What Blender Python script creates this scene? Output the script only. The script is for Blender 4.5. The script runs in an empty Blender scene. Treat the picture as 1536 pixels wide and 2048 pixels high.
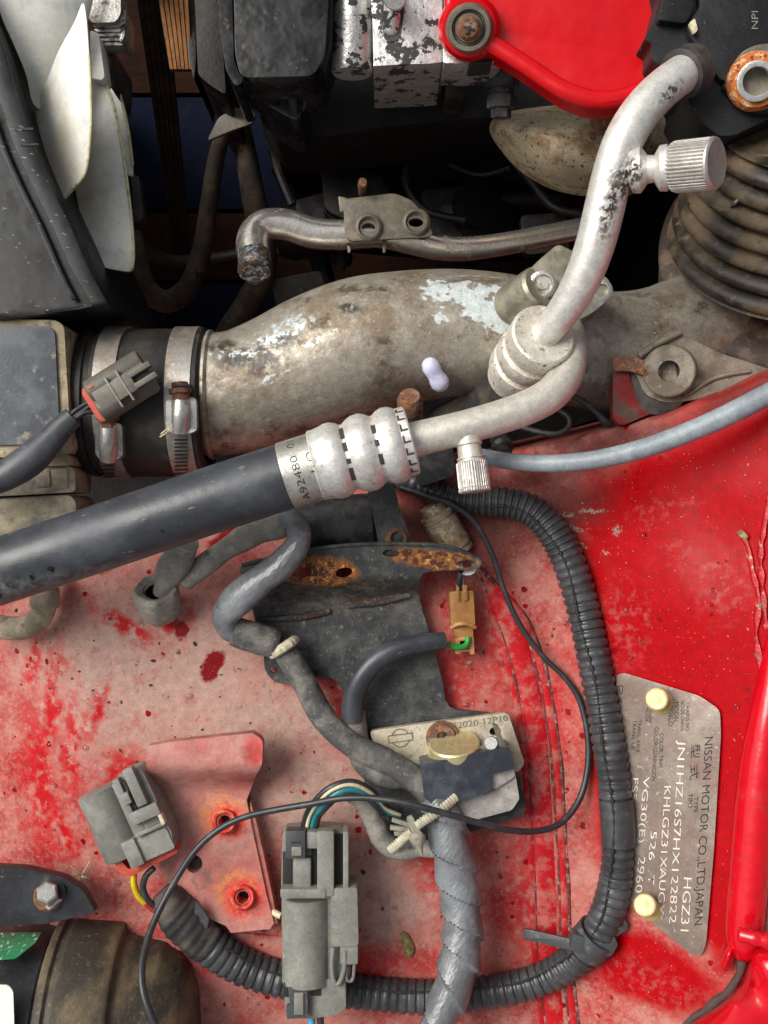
import bpy, bmesh, math, random
from mathutils import Vector, Matrix
from mathutils.geometry import tessellate_polygon
random.seed(7)
R = math.radians
SC = bpy.context.scene
COL = SC.collection

# ------------------------------------------------------------------ camera, sky, sun, exposure
S = 0.0002          # one design unit = 0.2 mm
D = 2200.0          # camera height over the inner fender (0.44 m)
cam_d = bpy.data.cameras.new("camera")
cam = bpy.data.objects.new("camera", cam_d); COL.objects.link(cam)
cam.location = (0, 0, D * S)
cam_d.sensor_fit = 'HORIZONTAL'
cam_d.angle = 2 * math.atan(768 / D)
cam_d.clip_start = 0.005; cam_d.clip_end = 50
SC.camera = cam

SUN_EL, SUN_AZ = R(47), R(152)      # azimuth measured from +X, counter-clockwise
world = bpy.data.worlds.new("World"); SC.world = world; world.use_nodes = True
wn = world.node_tree; wn.nodes.clear()
sky = wn.nodes.new('ShaderNodeTexSky'); sky.sky_type = 'NISHITA'; sky.sun_disc = False
sky.sun_elevation = SUN_EL; sky.sun_rotation = R(90) - SUN_AZ
sky.air_density = 1.0; sky.dust_density = 6.0; sky.ozone_density = 1.0
hs = wn.nodes.new('ShaderNodeHueSaturation'); hs.inputs['Saturation'].default_value = 0.30
bg = wn.nodes.new('ShaderNodeBackground'); bg.inputs['Strength'].default_value = 0.064
wo = wn.nodes.new('ShaderNodeOutputWorld')
wn.links.new(sky.outputs[0], hs.inputs['Color']); wn.links.new(hs.outputs[0], bg.inputs[0]); wn.links.new(bg.outputs[0], wo.inputs[0])
sun_d = bpy.data.lights.new("sun", 'SUN'); sun_d.energy = 1.5; sun_d.angle = R(36); sun_d.color = (1.0, 0.96, 0.9)
sun = bpy.data.objects.new("sun", sun_d); COL.objects.link(sun)
sun.rotation_euler = Vector((math.cos(SUN_AZ) * math.cos(SUN_EL), math.sin(SUN_AZ) * math.cos(SUN_EL), math.sin(SUN_EL))).to_track_quat('Z', 'Y').to_euler()
vs = SC.view_settings
vs.view_transform = 'Standard'; vs.look = 'None'; vs.gamma = 1; vs.use_curve_mapping = False
vs.exposure = 0.84
SC.render.engine = 'CYCLES'
SC.cycles.use_denoising = True
SC.cycles.max_bounces = 5

# ------------------------------------------------------------------ geometry helpers
def k(z): return (D - z) / D
def P(px, py, z=0.0):
    f = k(z)
    return Vector(((px - 768) * f * S, (1024 - py) * f * S, z * S))
def lerp(a, b, t): return a + (b - a) * t
def sstep(a, b, x):
    t = max(0.0, min(1.0, (x - a) / (b - a))); return t * t * (3 - 2 * t)
def frame(cx, cy, ang, sc=1.0):
    c, s = math.cos(R(ang)), math.sin(R(ang))
    return lambda u, v: (cx + (u * c - v * s) * sc, cy + (u * s + v * c) * sc)

def catmull(pts, n=8, closed=False):
    out = []; m = len(pts)
    rng = range(m if closed else m - 1)
    for i in rng:
        if closed: a, b, c, d = pts[(i - 1) % m], pts[i], pts[(i + 1) % m], pts[(i + 2) % m]
        else: a, b, c, d = pts[max(i - 1, 0)], pts[i], pts[i + 1], pts[min(i + 2, m - 1)]
        for j in range(n):
            t = j / n; t2 = t * t; t3 = t2 * t
            out.append(tuple(0.5 * (2 * b[q] + (c[q] - a[q]) * t + (2 * a[q] - 5 * b[q] + 4 * c[q] - d[q]) * t2 + (3 * b[q] - a[q] - 3 * c[q] + d[q]) * t3) for q in range(len(b))))
    if not closed: out.append(tuple(pts[-1]))
    return out

def rounded(poly, r, n=4):
    out = []; m = len(poly)
    for i in range(m):
        a, b, c = Vector(poly[i - 1][:2]), Vector(poly[i][:2]), Vector(poly[(i + 1) % m][:2])
        d1, d2 = (a - b), (c - b)
        l1, l2 = d1.length, d2.length
        rr = min(r, l1 * .45, l2 * .45)
        p, q = b + d1 / l1 * rr, b + d2 / l2 * rr
        for j in range(n + 1):
            t = j / n
            out.append(tuple((1 - t) ** 2 * p + 2 * t * (1 - t) * b + t * t * q))
    return out

def ellipse(cx, cy, rx, ry=None, n=20, rot=0):
    ry = rx if ry is None else ry
    f = frame(cx, cy, rot)
    return [f(rx * math.cos(2 * math.pi * i / n), ry * math.sin(2 * math.pi * i / n)) for i in range(n)]

def tube_into(bm, pts, seg=14, caps=True, rfun=None, flat=1.0, up=None, n=8, smooth_path=True, res=None):
    """pts: (px,py,z,r). r in design units on screen at that depth."""
    w = []
    for p in pts:
        v = P(*p[:3]); w.append((v.x, v.y, v.z, p[3] * k(p[2]) * S))
    if smooth_path and len(w) > 2: w = catmull(w, n)
    if res:                                     # resample evenly
        L = [0]
        for i in range(1, len(w)): L.append(L[-1] + (Vector(w[i][:3]) - Vector(w[i - 1][:3])).length)
        tot = L[-1]; cnt = max(2, int(tot / (res * S))); o = []; j = 0
        for i in range(cnt + 1):
            d = tot * i / cnt
            while j < len(L) - 2 and L[j + 1] < d: j += 1
            t = (d - L[j]) / max(1e-12, L[j + 1] - L[j]); o.append(tuple(lerp(w[j][q], w[j + 1][q], t) for q in range(4)))
        w = o
    C = [Vector(p[:3]) for p in w]
    rings = []; s = 0.0; u = None
    for i, c in enumerate(C):
        t = (C[min(i + 1, len(C) - 1)] - C[max(i - 1, 0)]).normalized()
        if i: s += (c - C[i - 1]).length / S
        if u is None:
            ref = Vector((0, 0, 1)) if abs(t.z) < .95 else Vector((0, 1, 0))
            u = t.cross(ref).normalized()
        else:
            u = (u - t * u.dot(t)).normalized()
        v = u.cross(t).normalized()
        ring = []
        for j in range(seg):
            th = 2 * math.pi * j / seg
            r = w[i][3]
            if rfun: r = rfun(s, th, r / S) * S
            ring.append(bm.verts.new(c + u * (r * math.cos(th)) + v * (r * math.sin(th) * flat)))
        rings.append(ring)
    for a, b in zip(rings, rings[1:]):
        for j in range(seg):
            bm.faces.new((a[j], b[j], b[(j + 1) % seg], a[(j + 1) % seg]))
    if caps:
        bm.faces.new(rings[0]); bm.faces.new(rings[-1][::-1])
    return bm
def tube(pts, **kw): return tube_into(bmesh.new(), pts, **kw)

def lathe_into(bm, p0, p1, prof, seg=24, rfun=None, caps=True):
    """p0,p1: (px,py,z) axis ends; prof: (t, r) with r in true design units."""
    a, b = P(*p0), P(*p1); ax = b - a; t = ax.normalized()
    ref = Vector((0, 0, 1)) if abs(t.z) < .9 else Vector((0, 1, 0))
    u = t.cross(ref).normalized(); v = u.cross(t)
    rings = []
    for q in prof:
        c = a + ax * q[0]; ring = []
        for j in range(seg):
            th = 2 * math.pi * j / seg; r = q[1]
            if rfun: r = rfun(q, th, r)
            ring.append(bm.verts.new(c + (u * math.cos(th) + v * math.sin(th)) * r * S))
        rings.append(ring)
    for x, y in zip(rings, rings[1:]):
        for j in range(seg): bm.faces.new((x[j], y[j], y[(j + 1) % seg], x[(j + 1) % seg]))
    if caps:
        if prof[0][1] > .01: bm.faces.new(rings[0])
        if prof[-1][1] > .01: bm.faces.new(rings[-1][::-1])
    bmesh.ops.remove_doubles(bm, verts=bm.verts, dist=S * .01)
    return bm
def lathe(p0, p1, prof, **kw): return lathe_into(bmesh.new(), p0, p1, prof, **kw)

def plate_into(bm, outer, z, thick, holes=(), bev=0, bseg=2, taper=1.0):
    """flat or gently shaped plate; z number or function of (px,py); thick goes down the world z axis."""
    zf = z if callable(z) else (lambda x, y: z)
    loops = [list(outer)] + [list(h) for h in holes]
    flat = [p for l in loops for p in l]
    tris = tessellate_polygon([[Vector((p[0], -p[1], 0)) for p in l] for l in loops])
    cx = sum(p[0] for p in outer) / len(outer); cy = sum(p[1] for p in outer) / len(outer)
    top = []; bot = []
    for p in flat:
        zz = zf(p[0], p[1]); v = P(p[0], p[1], zz); top.append(bm.verts.new(v))
        if taper != 1.0:
            c = P(cx, cy, zz); v = c + (v - c) * taper
        bot.append(bm.verts.new(v - Vector((0, 0, thick * S))))
    newf = []
    for a, b, c in tris:
        for tri in ((top[a], top[b], top[c]), (bot[c], bot[b], bot[a])):
            try: newf.append(bm.faces.new(tri))
            except ValueError: pass
    i = 0
    for l in loops:
        m = len(l)
        for j in range(m):
            a, b = i + j, i + (j + 1) % m
            newf.append(bm.faces.new((top[a], top[b], bot[b], bot[a])))
        i += m
    bmesh.ops.recalc_face_normals(bm, faces=newf)
    if bev:
        es = {e for f in newf for e in f.edges if e.is_manifold and e.calc_face_angle(0) > R(50)}
        bmesh.ops.bevel(bm, geom=list(es), offset=bev * S, segments=bseg, profile=.6, affect='EDGES', clamp_overlap=True)
    return bm
def folded_plate(outer, zf, thick, holes=(), ycuts=(), xcuts=(), bev=0):
    """plate whose surface follows zf: the flat outline is cut into bands first, then bent."""
    loops = [list(outer)] + [list(h) for h in holes]; flat = [p for l in loops for p in l]
    tris = tessellate_polygon([[Vector((p[0], -p[1], 0)) for p in l] for l in loops])
    bm = bmesh.new()
    top = [bm.verts.new((p[0], -p[1], 0)) for p in flat]; bot = [bm.verts.new((p[0], -p[1], -1)) for p in flat]
    for a, b, c in tris:
        for tri in ((top[a], top[b], top[c]), (bot[c], bot[b], bot[a])):
            try: bm.faces.new(tri)
            except ValueError: pass
    i = 0
    for l in loops:
        m = len(l)
        for j in range(m): bm.faces.new((top[i + j], top[i + (j + 1) % m], bot[i + (j + 1) % m], bot[i + j]))
        i += m
    for y in ycuts: bmesh.ops.bisect_plane(bm, geom=bm.verts[:] + bm.edges[:] + bm.faces[:], plane_co=(0, -y, 0), plane_no=(0, 1, 0))
    for x in xcuts: bmesh.ops.bisect_plane(bm, geom=bm.verts[:] + bm.edges[:] + bm.faces[:], plane_co=(x, 0, 0), plane_no=(1, 0, 0))
    rim = [e for e in bm.edges if e.is_manifold and abs(e.link_faces[0].normal.z) + abs(e.link_faces[1].normal.z) < 1.5 and e.verts[0].co.z > -.5 and e.verts[1].co.z > -.5]
    for v in bm.verts:
        px, py, b = v.co.x, -v.co.y, v.co.z; v.co = P(px, py, zf(px, py)) + Vector((0, 0, b * thick * S))
    bm.normal_update()
    rim = [e for e in bm.edges if e.is_manifold and e.calc_face_angle(0) > R(60)]
    if bev: bmesh.ops.bevel(bm, geom=rim, offset=bev * S, segments=2, profile=.6, affect='EDGES', clamp_overlap=True)
    bmesh.ops.recalc_face_normals(bm, faces=bm.faces)
    return bm
def plate(outer, z, thick, **kw): return plate_into(bmesh.new(), outer, z, thick, **kw)

def box_into(bm, fr, u0, u1, v0, v1, z1, z0, bev=2, rnd=0, taper=1.0):
    """block whose top is the rectangle u0..u1, v0..v1 of a frame at height z1, down to z0."""
    poly = [fr(u0, v0), fr(u1, v0), fr(u1, v1), fr(u0, v1)]
    if rnd: poly = rounded(poly, rnd)
    b2 = bmesh.new(); plate_into(b2, poly, z1, z1 - z0, bev=bev, taper=taper)
    me = bpy.data.meshes.new('tmp'); b2.to_mesh(me); b2.free(); bm.from_mesh(me); bpy.data.meshes.remove(me)
    return bm
def box(fr, *a, **kw): return box_into(bmesh.new(), fr, *a, **kw)

def dome(outline, z0, h, rings=6, power=2.0, skirt=0, cxy=None):
    bm = bmesh.new(); n = len(outline)
    cx, cy = cxy or (sum(p[0] for p in outline) / n, sum(p[1] for p in outline) / n)
    R_ = []
    if skirt: R_.append([bm.verts.new(P(p[0], p[1], z0) - Vector((0, 0, skirt * S))) for p in outline])
    for i in range(rings):
        t = i / rings; zz = z0 + h * (1 - (1 - t) ** power)
        R_.append([bm.verts.new(P(lerp(p[0], cx, t), lerp(p[1], cy, t), zz)) for p in outline])
    for a, b in zip(R_, R_[1:]):
        for j in range(n): bm.faces.new((a[j], a[(j + 1) % n], b[(j + 1) % n], b[j]))
    c = bm.verts.new(P(cx, cy, z0 + h))
    for j in range(n): bm.faces.new((R_[-1][j], R_[-1][(j + 1) % n], c))
    if skirt: bm.faces.new(R_[0])
    bmesh.ops.recalc_face_normals(bm, faces=bm.faces)
    return bm

def sheet(xs, ys, zf):
    bm = bmesh.new(); g = []
    for y in ys:
        g.append([bm.verts.new(P(x, y, zf(x, y))) for x in xs])
    for a, b in zip(g, g[1:]):
        for j in range(len(xs) - 1): bm.faces.new((a[j], b[j], b[j + 1], a[j + 1]))
    return bm
def rng(a, b, n): return [a + (b - a) * i / n for i in range(n + 1)]

def strip(path, w, z, thick=2.0, n=6, bev=0):
    """ribbon of screen width w along a pixel path, real thickness."""
    c = catmull(path, n) if len(path) > 2 else path
    L = []; Rr = []
    for i, p in enumerate(c):
        a, b = c[max(i - 1, 0)], c[min(i + 1, len(c) - 1)]
        dx, dy = b[0] - a[0], b[1] - a[1]; l = math.hypot(dx, dy) or 1
        ww = (w(i / (len(c) - 1)) if callable(w) else w) / 2
        L.append((p[0] - dy / l * ww, p[1] + dx / l * ww)); Rr.append((p[0] + dy / l * ww, p[1] - dx / l * ww))
    return plate(L + Rr[::-1], z, thick, bev=bev)

ORIG = {}
def link(name, bm, mat, parent=None, ang=38, flat=False):
    """one bmesh in world space -> ONE object with its origin at its own centre."""
    bmesh.ops.recalc_face_normals(bm, faces=bm.faces)
    me = bpy.data.meshes.new(name); bm.to_mesh(me); bm.free()
    vs_ = me.vertices
    lo = Vector((min(v.co[i] for v in vs_) for i in range(3))); hi = Vector((max(v.co[i] for v in vs_) for i in range(3)))
    o0 = (lo + hi) / 2; o0.z = lo.z
    me.transform(Matrix.Translation(-o0))
    if not flat:
        for p in me.polygons: p.use_smooth = True
        me.set_sharp_from_angle(angle=R(ang))
    me.materials.append(mat)
    o = bpy.data.objects.new(name, me); COL.objects.link(o)
    ORIG[o.name] = o0
    if parent is not None:
        o.parent = parent; o.location = o0 - ORIG[parent.name]
    else: o.location = o0
    return o
def thing(name, label, cat, px, py, z=0, group=None):
    o = bpy.data.objects.new(name, None); COL.objects.link(o); o.empty_display_size = .01
    o.location = P(px, py, z); ORIG[o.name] = P(px, py, z)
    return tag(o, label, cat, group)
def tag(o, label, cat, group=None, kind=None):
    o['label'] = label; o['category'] = cat
    if group: o['group'] = group
    if kind: o['kind'] = kind
    return o

def text_bm(s, shear=0.0, thin=0.0):
    cu = bpy.data.curves.new('txt', 'FONT'); cu.body = s; cu.offset = -thin; cu.size = 1.0; cu.shear = shear; cu.resolution_u = 3
    ob = bpy.data.objects.new('txt', cu); COL.objects.link(ob)
    dg = bpy.context.evaluated_depsgraph_get()
    me = bpy.data.meshes.new_from_object(ob.evaluated_get(dg))
    bpy.data.objects.remove(ob); bpy.data.curves.remove(cu)
    xs = [v.co.x for v in me.vertices]; ys = [v.co.y for v in me.vertices]
    x0, x1, y0, y1 = min(xs), max(xs), min(0, min(ys)), max(ys)
    bm = bmesh.new(); bm.from_mesh(me); bpy.data.meshes.remove(me)
    for v in bm.verts: v.co = Vector(((v.co.x - x0) / (x1 - x0), v.co.y / max(y1, .01), 0))
    return bm
def text_line(s, a, b, h, zf, up, lift=.8, shear=0.0, thin=0.0):
    """text from pixel a to pixel b, letter tops towards pixel direction up, laid on zf."""
    bm = text_bm(s, shear, thin); ul = math.hypot(*up)
    for v in bm.verts:
        x = lerp(a[0], b[0], v.co.x) + up[0] / ul * h * v.co.y
        y = lerp(a[1], b[1], v.co.x) + up[1] / ul * h * v.co.y
        v.co = P(x, y, (zf(x, y) if callable(zf) else zf) + lift)
    return bm
def join_into(bm, other):
    me = bpy.data.meshes.new('tmp'); other.to_mesh(me); other.free(); bm.from_mesh(me); bpy.data.meshes.remove(me); return bm

# ------------------------------------------------------------------ materials
def lin(h):
    h = h.lstrip('#'); o = []
    for i in (0, 2, 4):
        c = int(h[i:i + 2], 16) / 255; o.append(c / 12.92 if c <= .04045 else ((c + .055) / 1.055) ** 2.4)
    return (*o, 1)

def mat(name, base, rough=.5, metal=0.0, layers=(), bump=(), coat=0.0, coat_rough=.15, spec=.5, trans=0.0, sss=0.0, grit=.22):
    m = bpy.data.materials.new(name); m.use_nodes = True
    nt = m.node_tree; N = nt.nodes; Lk = nt.links; bs = N['Principled BSDF']
    geo = N.new('ShaderNodeNewGeometry')
    sc = N.new('ShaderNodeVectorMath'); sc.operation = 'SCALE'; sc.inputs['Scale'].default_value = 1 / S
    Lk.new(geo.outputs['Position'], sc.inputs[0]); pos = sc.outputs[0]
    def vec(l):
        if 'st' in l or 'rot' in l:
            mp = N.new('ShaderNodeMapping'); mp.vector_type = 'POINT'
            mp.inputs['Rotation'].default_value = (0, 0, R(l.get('rot', 0))); mp.inputs['Scale'].default_value = l.get('st', (1, 1, 1))
            # rotate first, then stretch
            mp.inputs['Scale'].default_value = (1, 1, 1); Lk.new(pos, mp.inputs[0])
            vm = N.new('ShaderNodeVectorMath'); vm.operation = 'MULTIPLY'; vm.inputs[1].default_value = l.get('st', (1, 1, 1)); Lk.new(mp.outputs[0], vm.inputs[0]); return vm.outputs[0]
        return pos
    def noise(l, size=None):
        n = N.new('ShaderNodeTexNoise'); n.inputs['Scale'].default_value = 1 / (size or l['s']); n.inputs['Detail'].default_value = l.get('det', 5); n.inputs['Roughness'].default_value = l.get('nr', .6)
        off = N.new('ShaderNodeVectorMath'); off.operation = 'ADD'; sd = l.get('seed', 0) * 137.3 + 11; off.inputs[1].default_value = (sd, sd * .7, sd * 1.3)
        Lk.new(vec(l), off.inputs[0]); Lk.new(off.outputs[0], n.inputs['Vector']); return n.outputs['Fac']
    def ramp(v, lo, hi):
        r = N.new('ShaderNodeMapRange'); r.interpolation_type = 'SMOOTHSTEP'; r.inputs[1].default_value = lo; r.inputs[2].default_value = hi; Lk.new(v, r.inputs[0]); return r.outputs[0]
    def math_(op, a, b):
        q = N.new('ShaderNodeMath'); q.operation = op
        for i, x in enumerate((a, b)):
            if isinstance(x, (int, float)): q.inputs[i].default_value = x
            else: Lk.new(x, q.inputs[i])
        return q.outputs[0]
    col = None; rgh = None; met = None; bvals = []
    def mixc(f, c2):
        nonlocal col
        mx = N.new('ShaderNodeMix'); mx.data_type = 'RGBA'; Lk.new(f, mx.inputs[0])
        if col is None: mx.inputs[6].default_value = lin(base)
        else: Lk.new(col, mx.inputs[6])
        mx.inputs[7].default_value = lin(c2); col = mx.outputs[2]
    def mixf(cur, basev, f, v2):
        mx = N.new('ShaderNodeMix'); mx.data_type = 'FLOAT'; Lk.new(f, mx.inputs[0])
        if cur is None: mx.inputs[2].default_value = basev
        else: Lk.new(cur, mx.inputs[2])
        mx.inputs[3].default_value = v2; return mx.outputs[0]
    for i, l in enumerate(layers):
        l = dict(l); l.setdefault('seed', i + 1)
        if 'spots' in l:
            wz = l.get('warp', 10); nv = N.new('ShaderNodeTexNoise'); nv.inputs['Scale'].default_value = 1 / l.get('s', 30); nv.inputs['Detail'].default_value = 4
            Lk.new(pos, nv.inputs['Vector'])
            sub = N.new('ShaderNodeVectorMath'); sub.operation = 'SUBTRACT'; sub.inputs[1].default_value = (.5, .5, .5); Lk.new(nv.outputs['Color'], sub.inputs[0])
            mul = N.new('ShaderNodeVectorMath'); mul.operation = 'SCALE'; mul.inputs['Scale'].default_value = wz * 2; Lk.new(sub.outputs[0], mul.inputs[0])
            add = N.new('ShaderNodeVectorMath'); add.operation = 'ADD'; Lk.new(pos, add.inputs[0]); Lk.new(mul.outputs[0], add.inputs[1])
            f = None
            for sp in l['spots']:
                c = P(sp[0], sp[1], sp[2]) / S; kk = k(sp[2])
                mp = N.new('ShaderNodeMapping'); mp.vector_type = 'TEXTURE'; mp.inputs['Location'].default_value = (c.x, c.y, c.z)
                mp.inputs['Rotation'].default_value = (0, 0, R(-(sp[5] if len(sp) > 5 else 0))); mp.inputs['Scale'].default_value = (sp[3] * kk, sp[4] * kk, max(sp[3], sp[4]) * 3)
                Lk.new(add.outputs[0], mp.inputs[0])
                ln = N.new('ShaderNodeVectorMath'); ln.operation = 'LENGTH'; Lk.new(mp.outputs[0], ln.inputs[0])
                f = ln.outputs['Value'] if f is None else math_('MINIMUM', f, ln.outputs['Value'])
            so = l.get('soft', .3)
            fm = N.new('ShaderNodeMapRange'); fm.interpolation_type = 'SMOOTHSTEP'; fm.inputs[1].default_value = 1 - so; fm.inputs[2].default_value = 1 + so; fm.inputs[3].default_value = 1; fm.inputs[4].default_value = 0; Lk.new(f, fm.inputs[0]); f = fm.outputs[0]
            if 'nlo' in l: f = math_('MULTIPLY', f, ramp(noise(l, l.get('ns', 20)), l['nlo'], l['nhi']))
        elif 'drops' in l:
            vo = N.new('ShaderNodeTexVoronoi'); vo.inputs['Scale'].default_value = 1 / l['drops']; vo.inputs['Randomness'].default_value = 1
            nv = noise(dict(l, s=l['drops'] * .4)); nvv = math_('MULTIPLY', math_('SUBTRACT', nv, .5), .55)
            Lk.new(pos, vo.inputs['Vector'])
            sep = N.new('ShaderNodeSeparateColor'); Lk.new(vo.outputs['Color'], sep.inputs[0])
            rad = math_('MULTIPLY', math_('POWER', sep.outputs[0], l.get('pw', 4)), l.get('rad', .42))
            if l.get('ring'):
                d_ = math_('ABSOLUTE', math_('SUBTRACT', math_('ADD', vo.outputs['Distance'], nvv), math_('MULTIPLY', rad, 1.0)), 0)
                f = math_('MULTIPLY', math_('SUBTRACT', 1, ramp(d_, .02, .06)), ramp(sep.outputs[1], .5, .55))
                f = math_('MULTIPLY', f, ramp(rad, .1, .12))
            else:
                f = ramp(math_('SUBTRACT', rad, math_('ADD', vo.outputs['Distance'], nvv)), -.02, .04)
                f = math_('MULTIPLY', f, ramp(rad, .05, .08))
        elif 'up' in l:
            sx = N.new('ShaderNodeSeparateXYZ'); Lk.new(geo.outputs['Normal'], sx.inputs[0])
            f = math_('MULTIPLY', ramp(sx.outputs[2], *l['up']), ramp(noise(l), l['lo'], l['hi']))
        else:
            f = ramp(noise(l), l['lo'], l['hi'])
        if l.get('a', 1) != 1: f = math_('MULTIPLY', f, l['a'])
        if l.get('c'): mixc(f, l['c'])
        if 'r' in l: rgh = mixf(rgh, rough, f, l['r'])
        if 'm' in l: met = mixf(met, metal, f, l['m'])
        if 'h' in l: bvals.append((f, l['h']))
    if grit:                                   # fine dirt grain on every surface
        g1 = ramp(noise(dict(s=4.2, det=3, nr=.7, seed=51)), .30, .70); g2 = ramp(noise(dict(s=17, det=5, nr=.65, seed=53)), .30, .70)
        gv = math_('ADD', math_('MULTIPLY', math_('ADD', g1, math_('MULTIPLY', g2, 1.1)), grit), 1 - 1.05 * grit)
        gm = N.new('ShaderNodeVectorMath'); gm.operation = 'SCALE'; Lk.new(gv, gm.inputs['Scale'])
        if col is None: gm.inputs[0].default_value = lin(base)[:3]
        else: Lk.new(col, gm.inputs[0])
        col = gm.outputs[0]
    if col is None: bs.inputs['Base Color'].default_value = lin(base)
    else: Lk.new(col, bs.inputs['Base Color'])
    if trans: bs.inputs['Transmission Weight'].default_value = trans; bs.inputs['IOR'].default_value = 1.33
    if rgh is None: bs.inputs['Roughness'].default_value = rough
    else: Lk.new(rgh, bs.inputs['Roughness'])
    if met is None: bs.inputs['Metallic'].default_value = metal
    else: Lk.new(met, bs.inputs['Metallic'])
    bs.inputs['Specular IOR Level'].default_value = spec
    bs.inputs['Coat Weight'].default_value = coat; bs.inputs['Coat Roughness'].default_value = coat_rough
    if sss: bs.inputs['Subsurface Weight'].default_value = sss; bs.inputs['Subsurface Radius'].default_value = (.004, .004, .003); bs.inputs['Subsurface Scale'].default_value = 1
    h = None
    for j, b in enumerate(bump):              # (size, height in units, detail[, stretch, rot])
        l = dict(s=b[0], det=b[2] if len(b) > 2 else 4, seed=31 + j)
        if len(b) > 3: l['st'] = b[3]
        if len(b) > 4: l['rot'] = b[4]
        v = math_('MULTIPLY', noise(l), b[1] * S); h = v if h is None else math_('ADD', h, v)
    for f, hh in bvals:
        v = math_('MULTIPLY', f, hh * S); h = v if h is None else math_('ADD', h, v)
    if h is not None:
        bp = N.new('ShaderNodeBump'); bp.inputs['Strength'].default_value = 1; bp.inputs['Distance'].default_value = 1; Lk.new(h, bp.inputs['Height']); Lk.new(bp.outputs[0], bs.inputs['Normal'])
    return m

# ------------------------------------------------------------------ material library
DUST = '#b39a88'
M = {}
def zslope(x):
    """side panel: a plane tilted in world space, blended into the floor of the panel at its fold."""
    u = x - 768; t = u - 352
    t = 0.0 if t < -70 else ((t + 70) ** 2 / 280 if t < 70 else t)
    return .8 * t / (1 + .8 * u / D)
def zap(x, y):
    """height of the red inner fender / side panel (no drop-off)."""
    z = -90 * sstep(190, -60, x) - 300 * sstep(20, -400, x)
    z += zslope(x)
    z += 16 * math.exp(-((x - 420) / 260) ** 2 - ((y - 1450) / 260) ** 2)
    z -= 30 * sstep(1900, 2060, y) * sstep(1150, 900, x)
    z -= 55 * sstep(1130, 930, y) * sstep(1300, 900, x)
    z += 10 * math.exp(-((x - 1330) / 110) ** 2 - ((y - 1180) / 120) ** 2) - 14 * math.exp(-((x - 1180) / 60) ** 2 - ((y - 950) / 60) ** 2)
    return z
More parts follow.
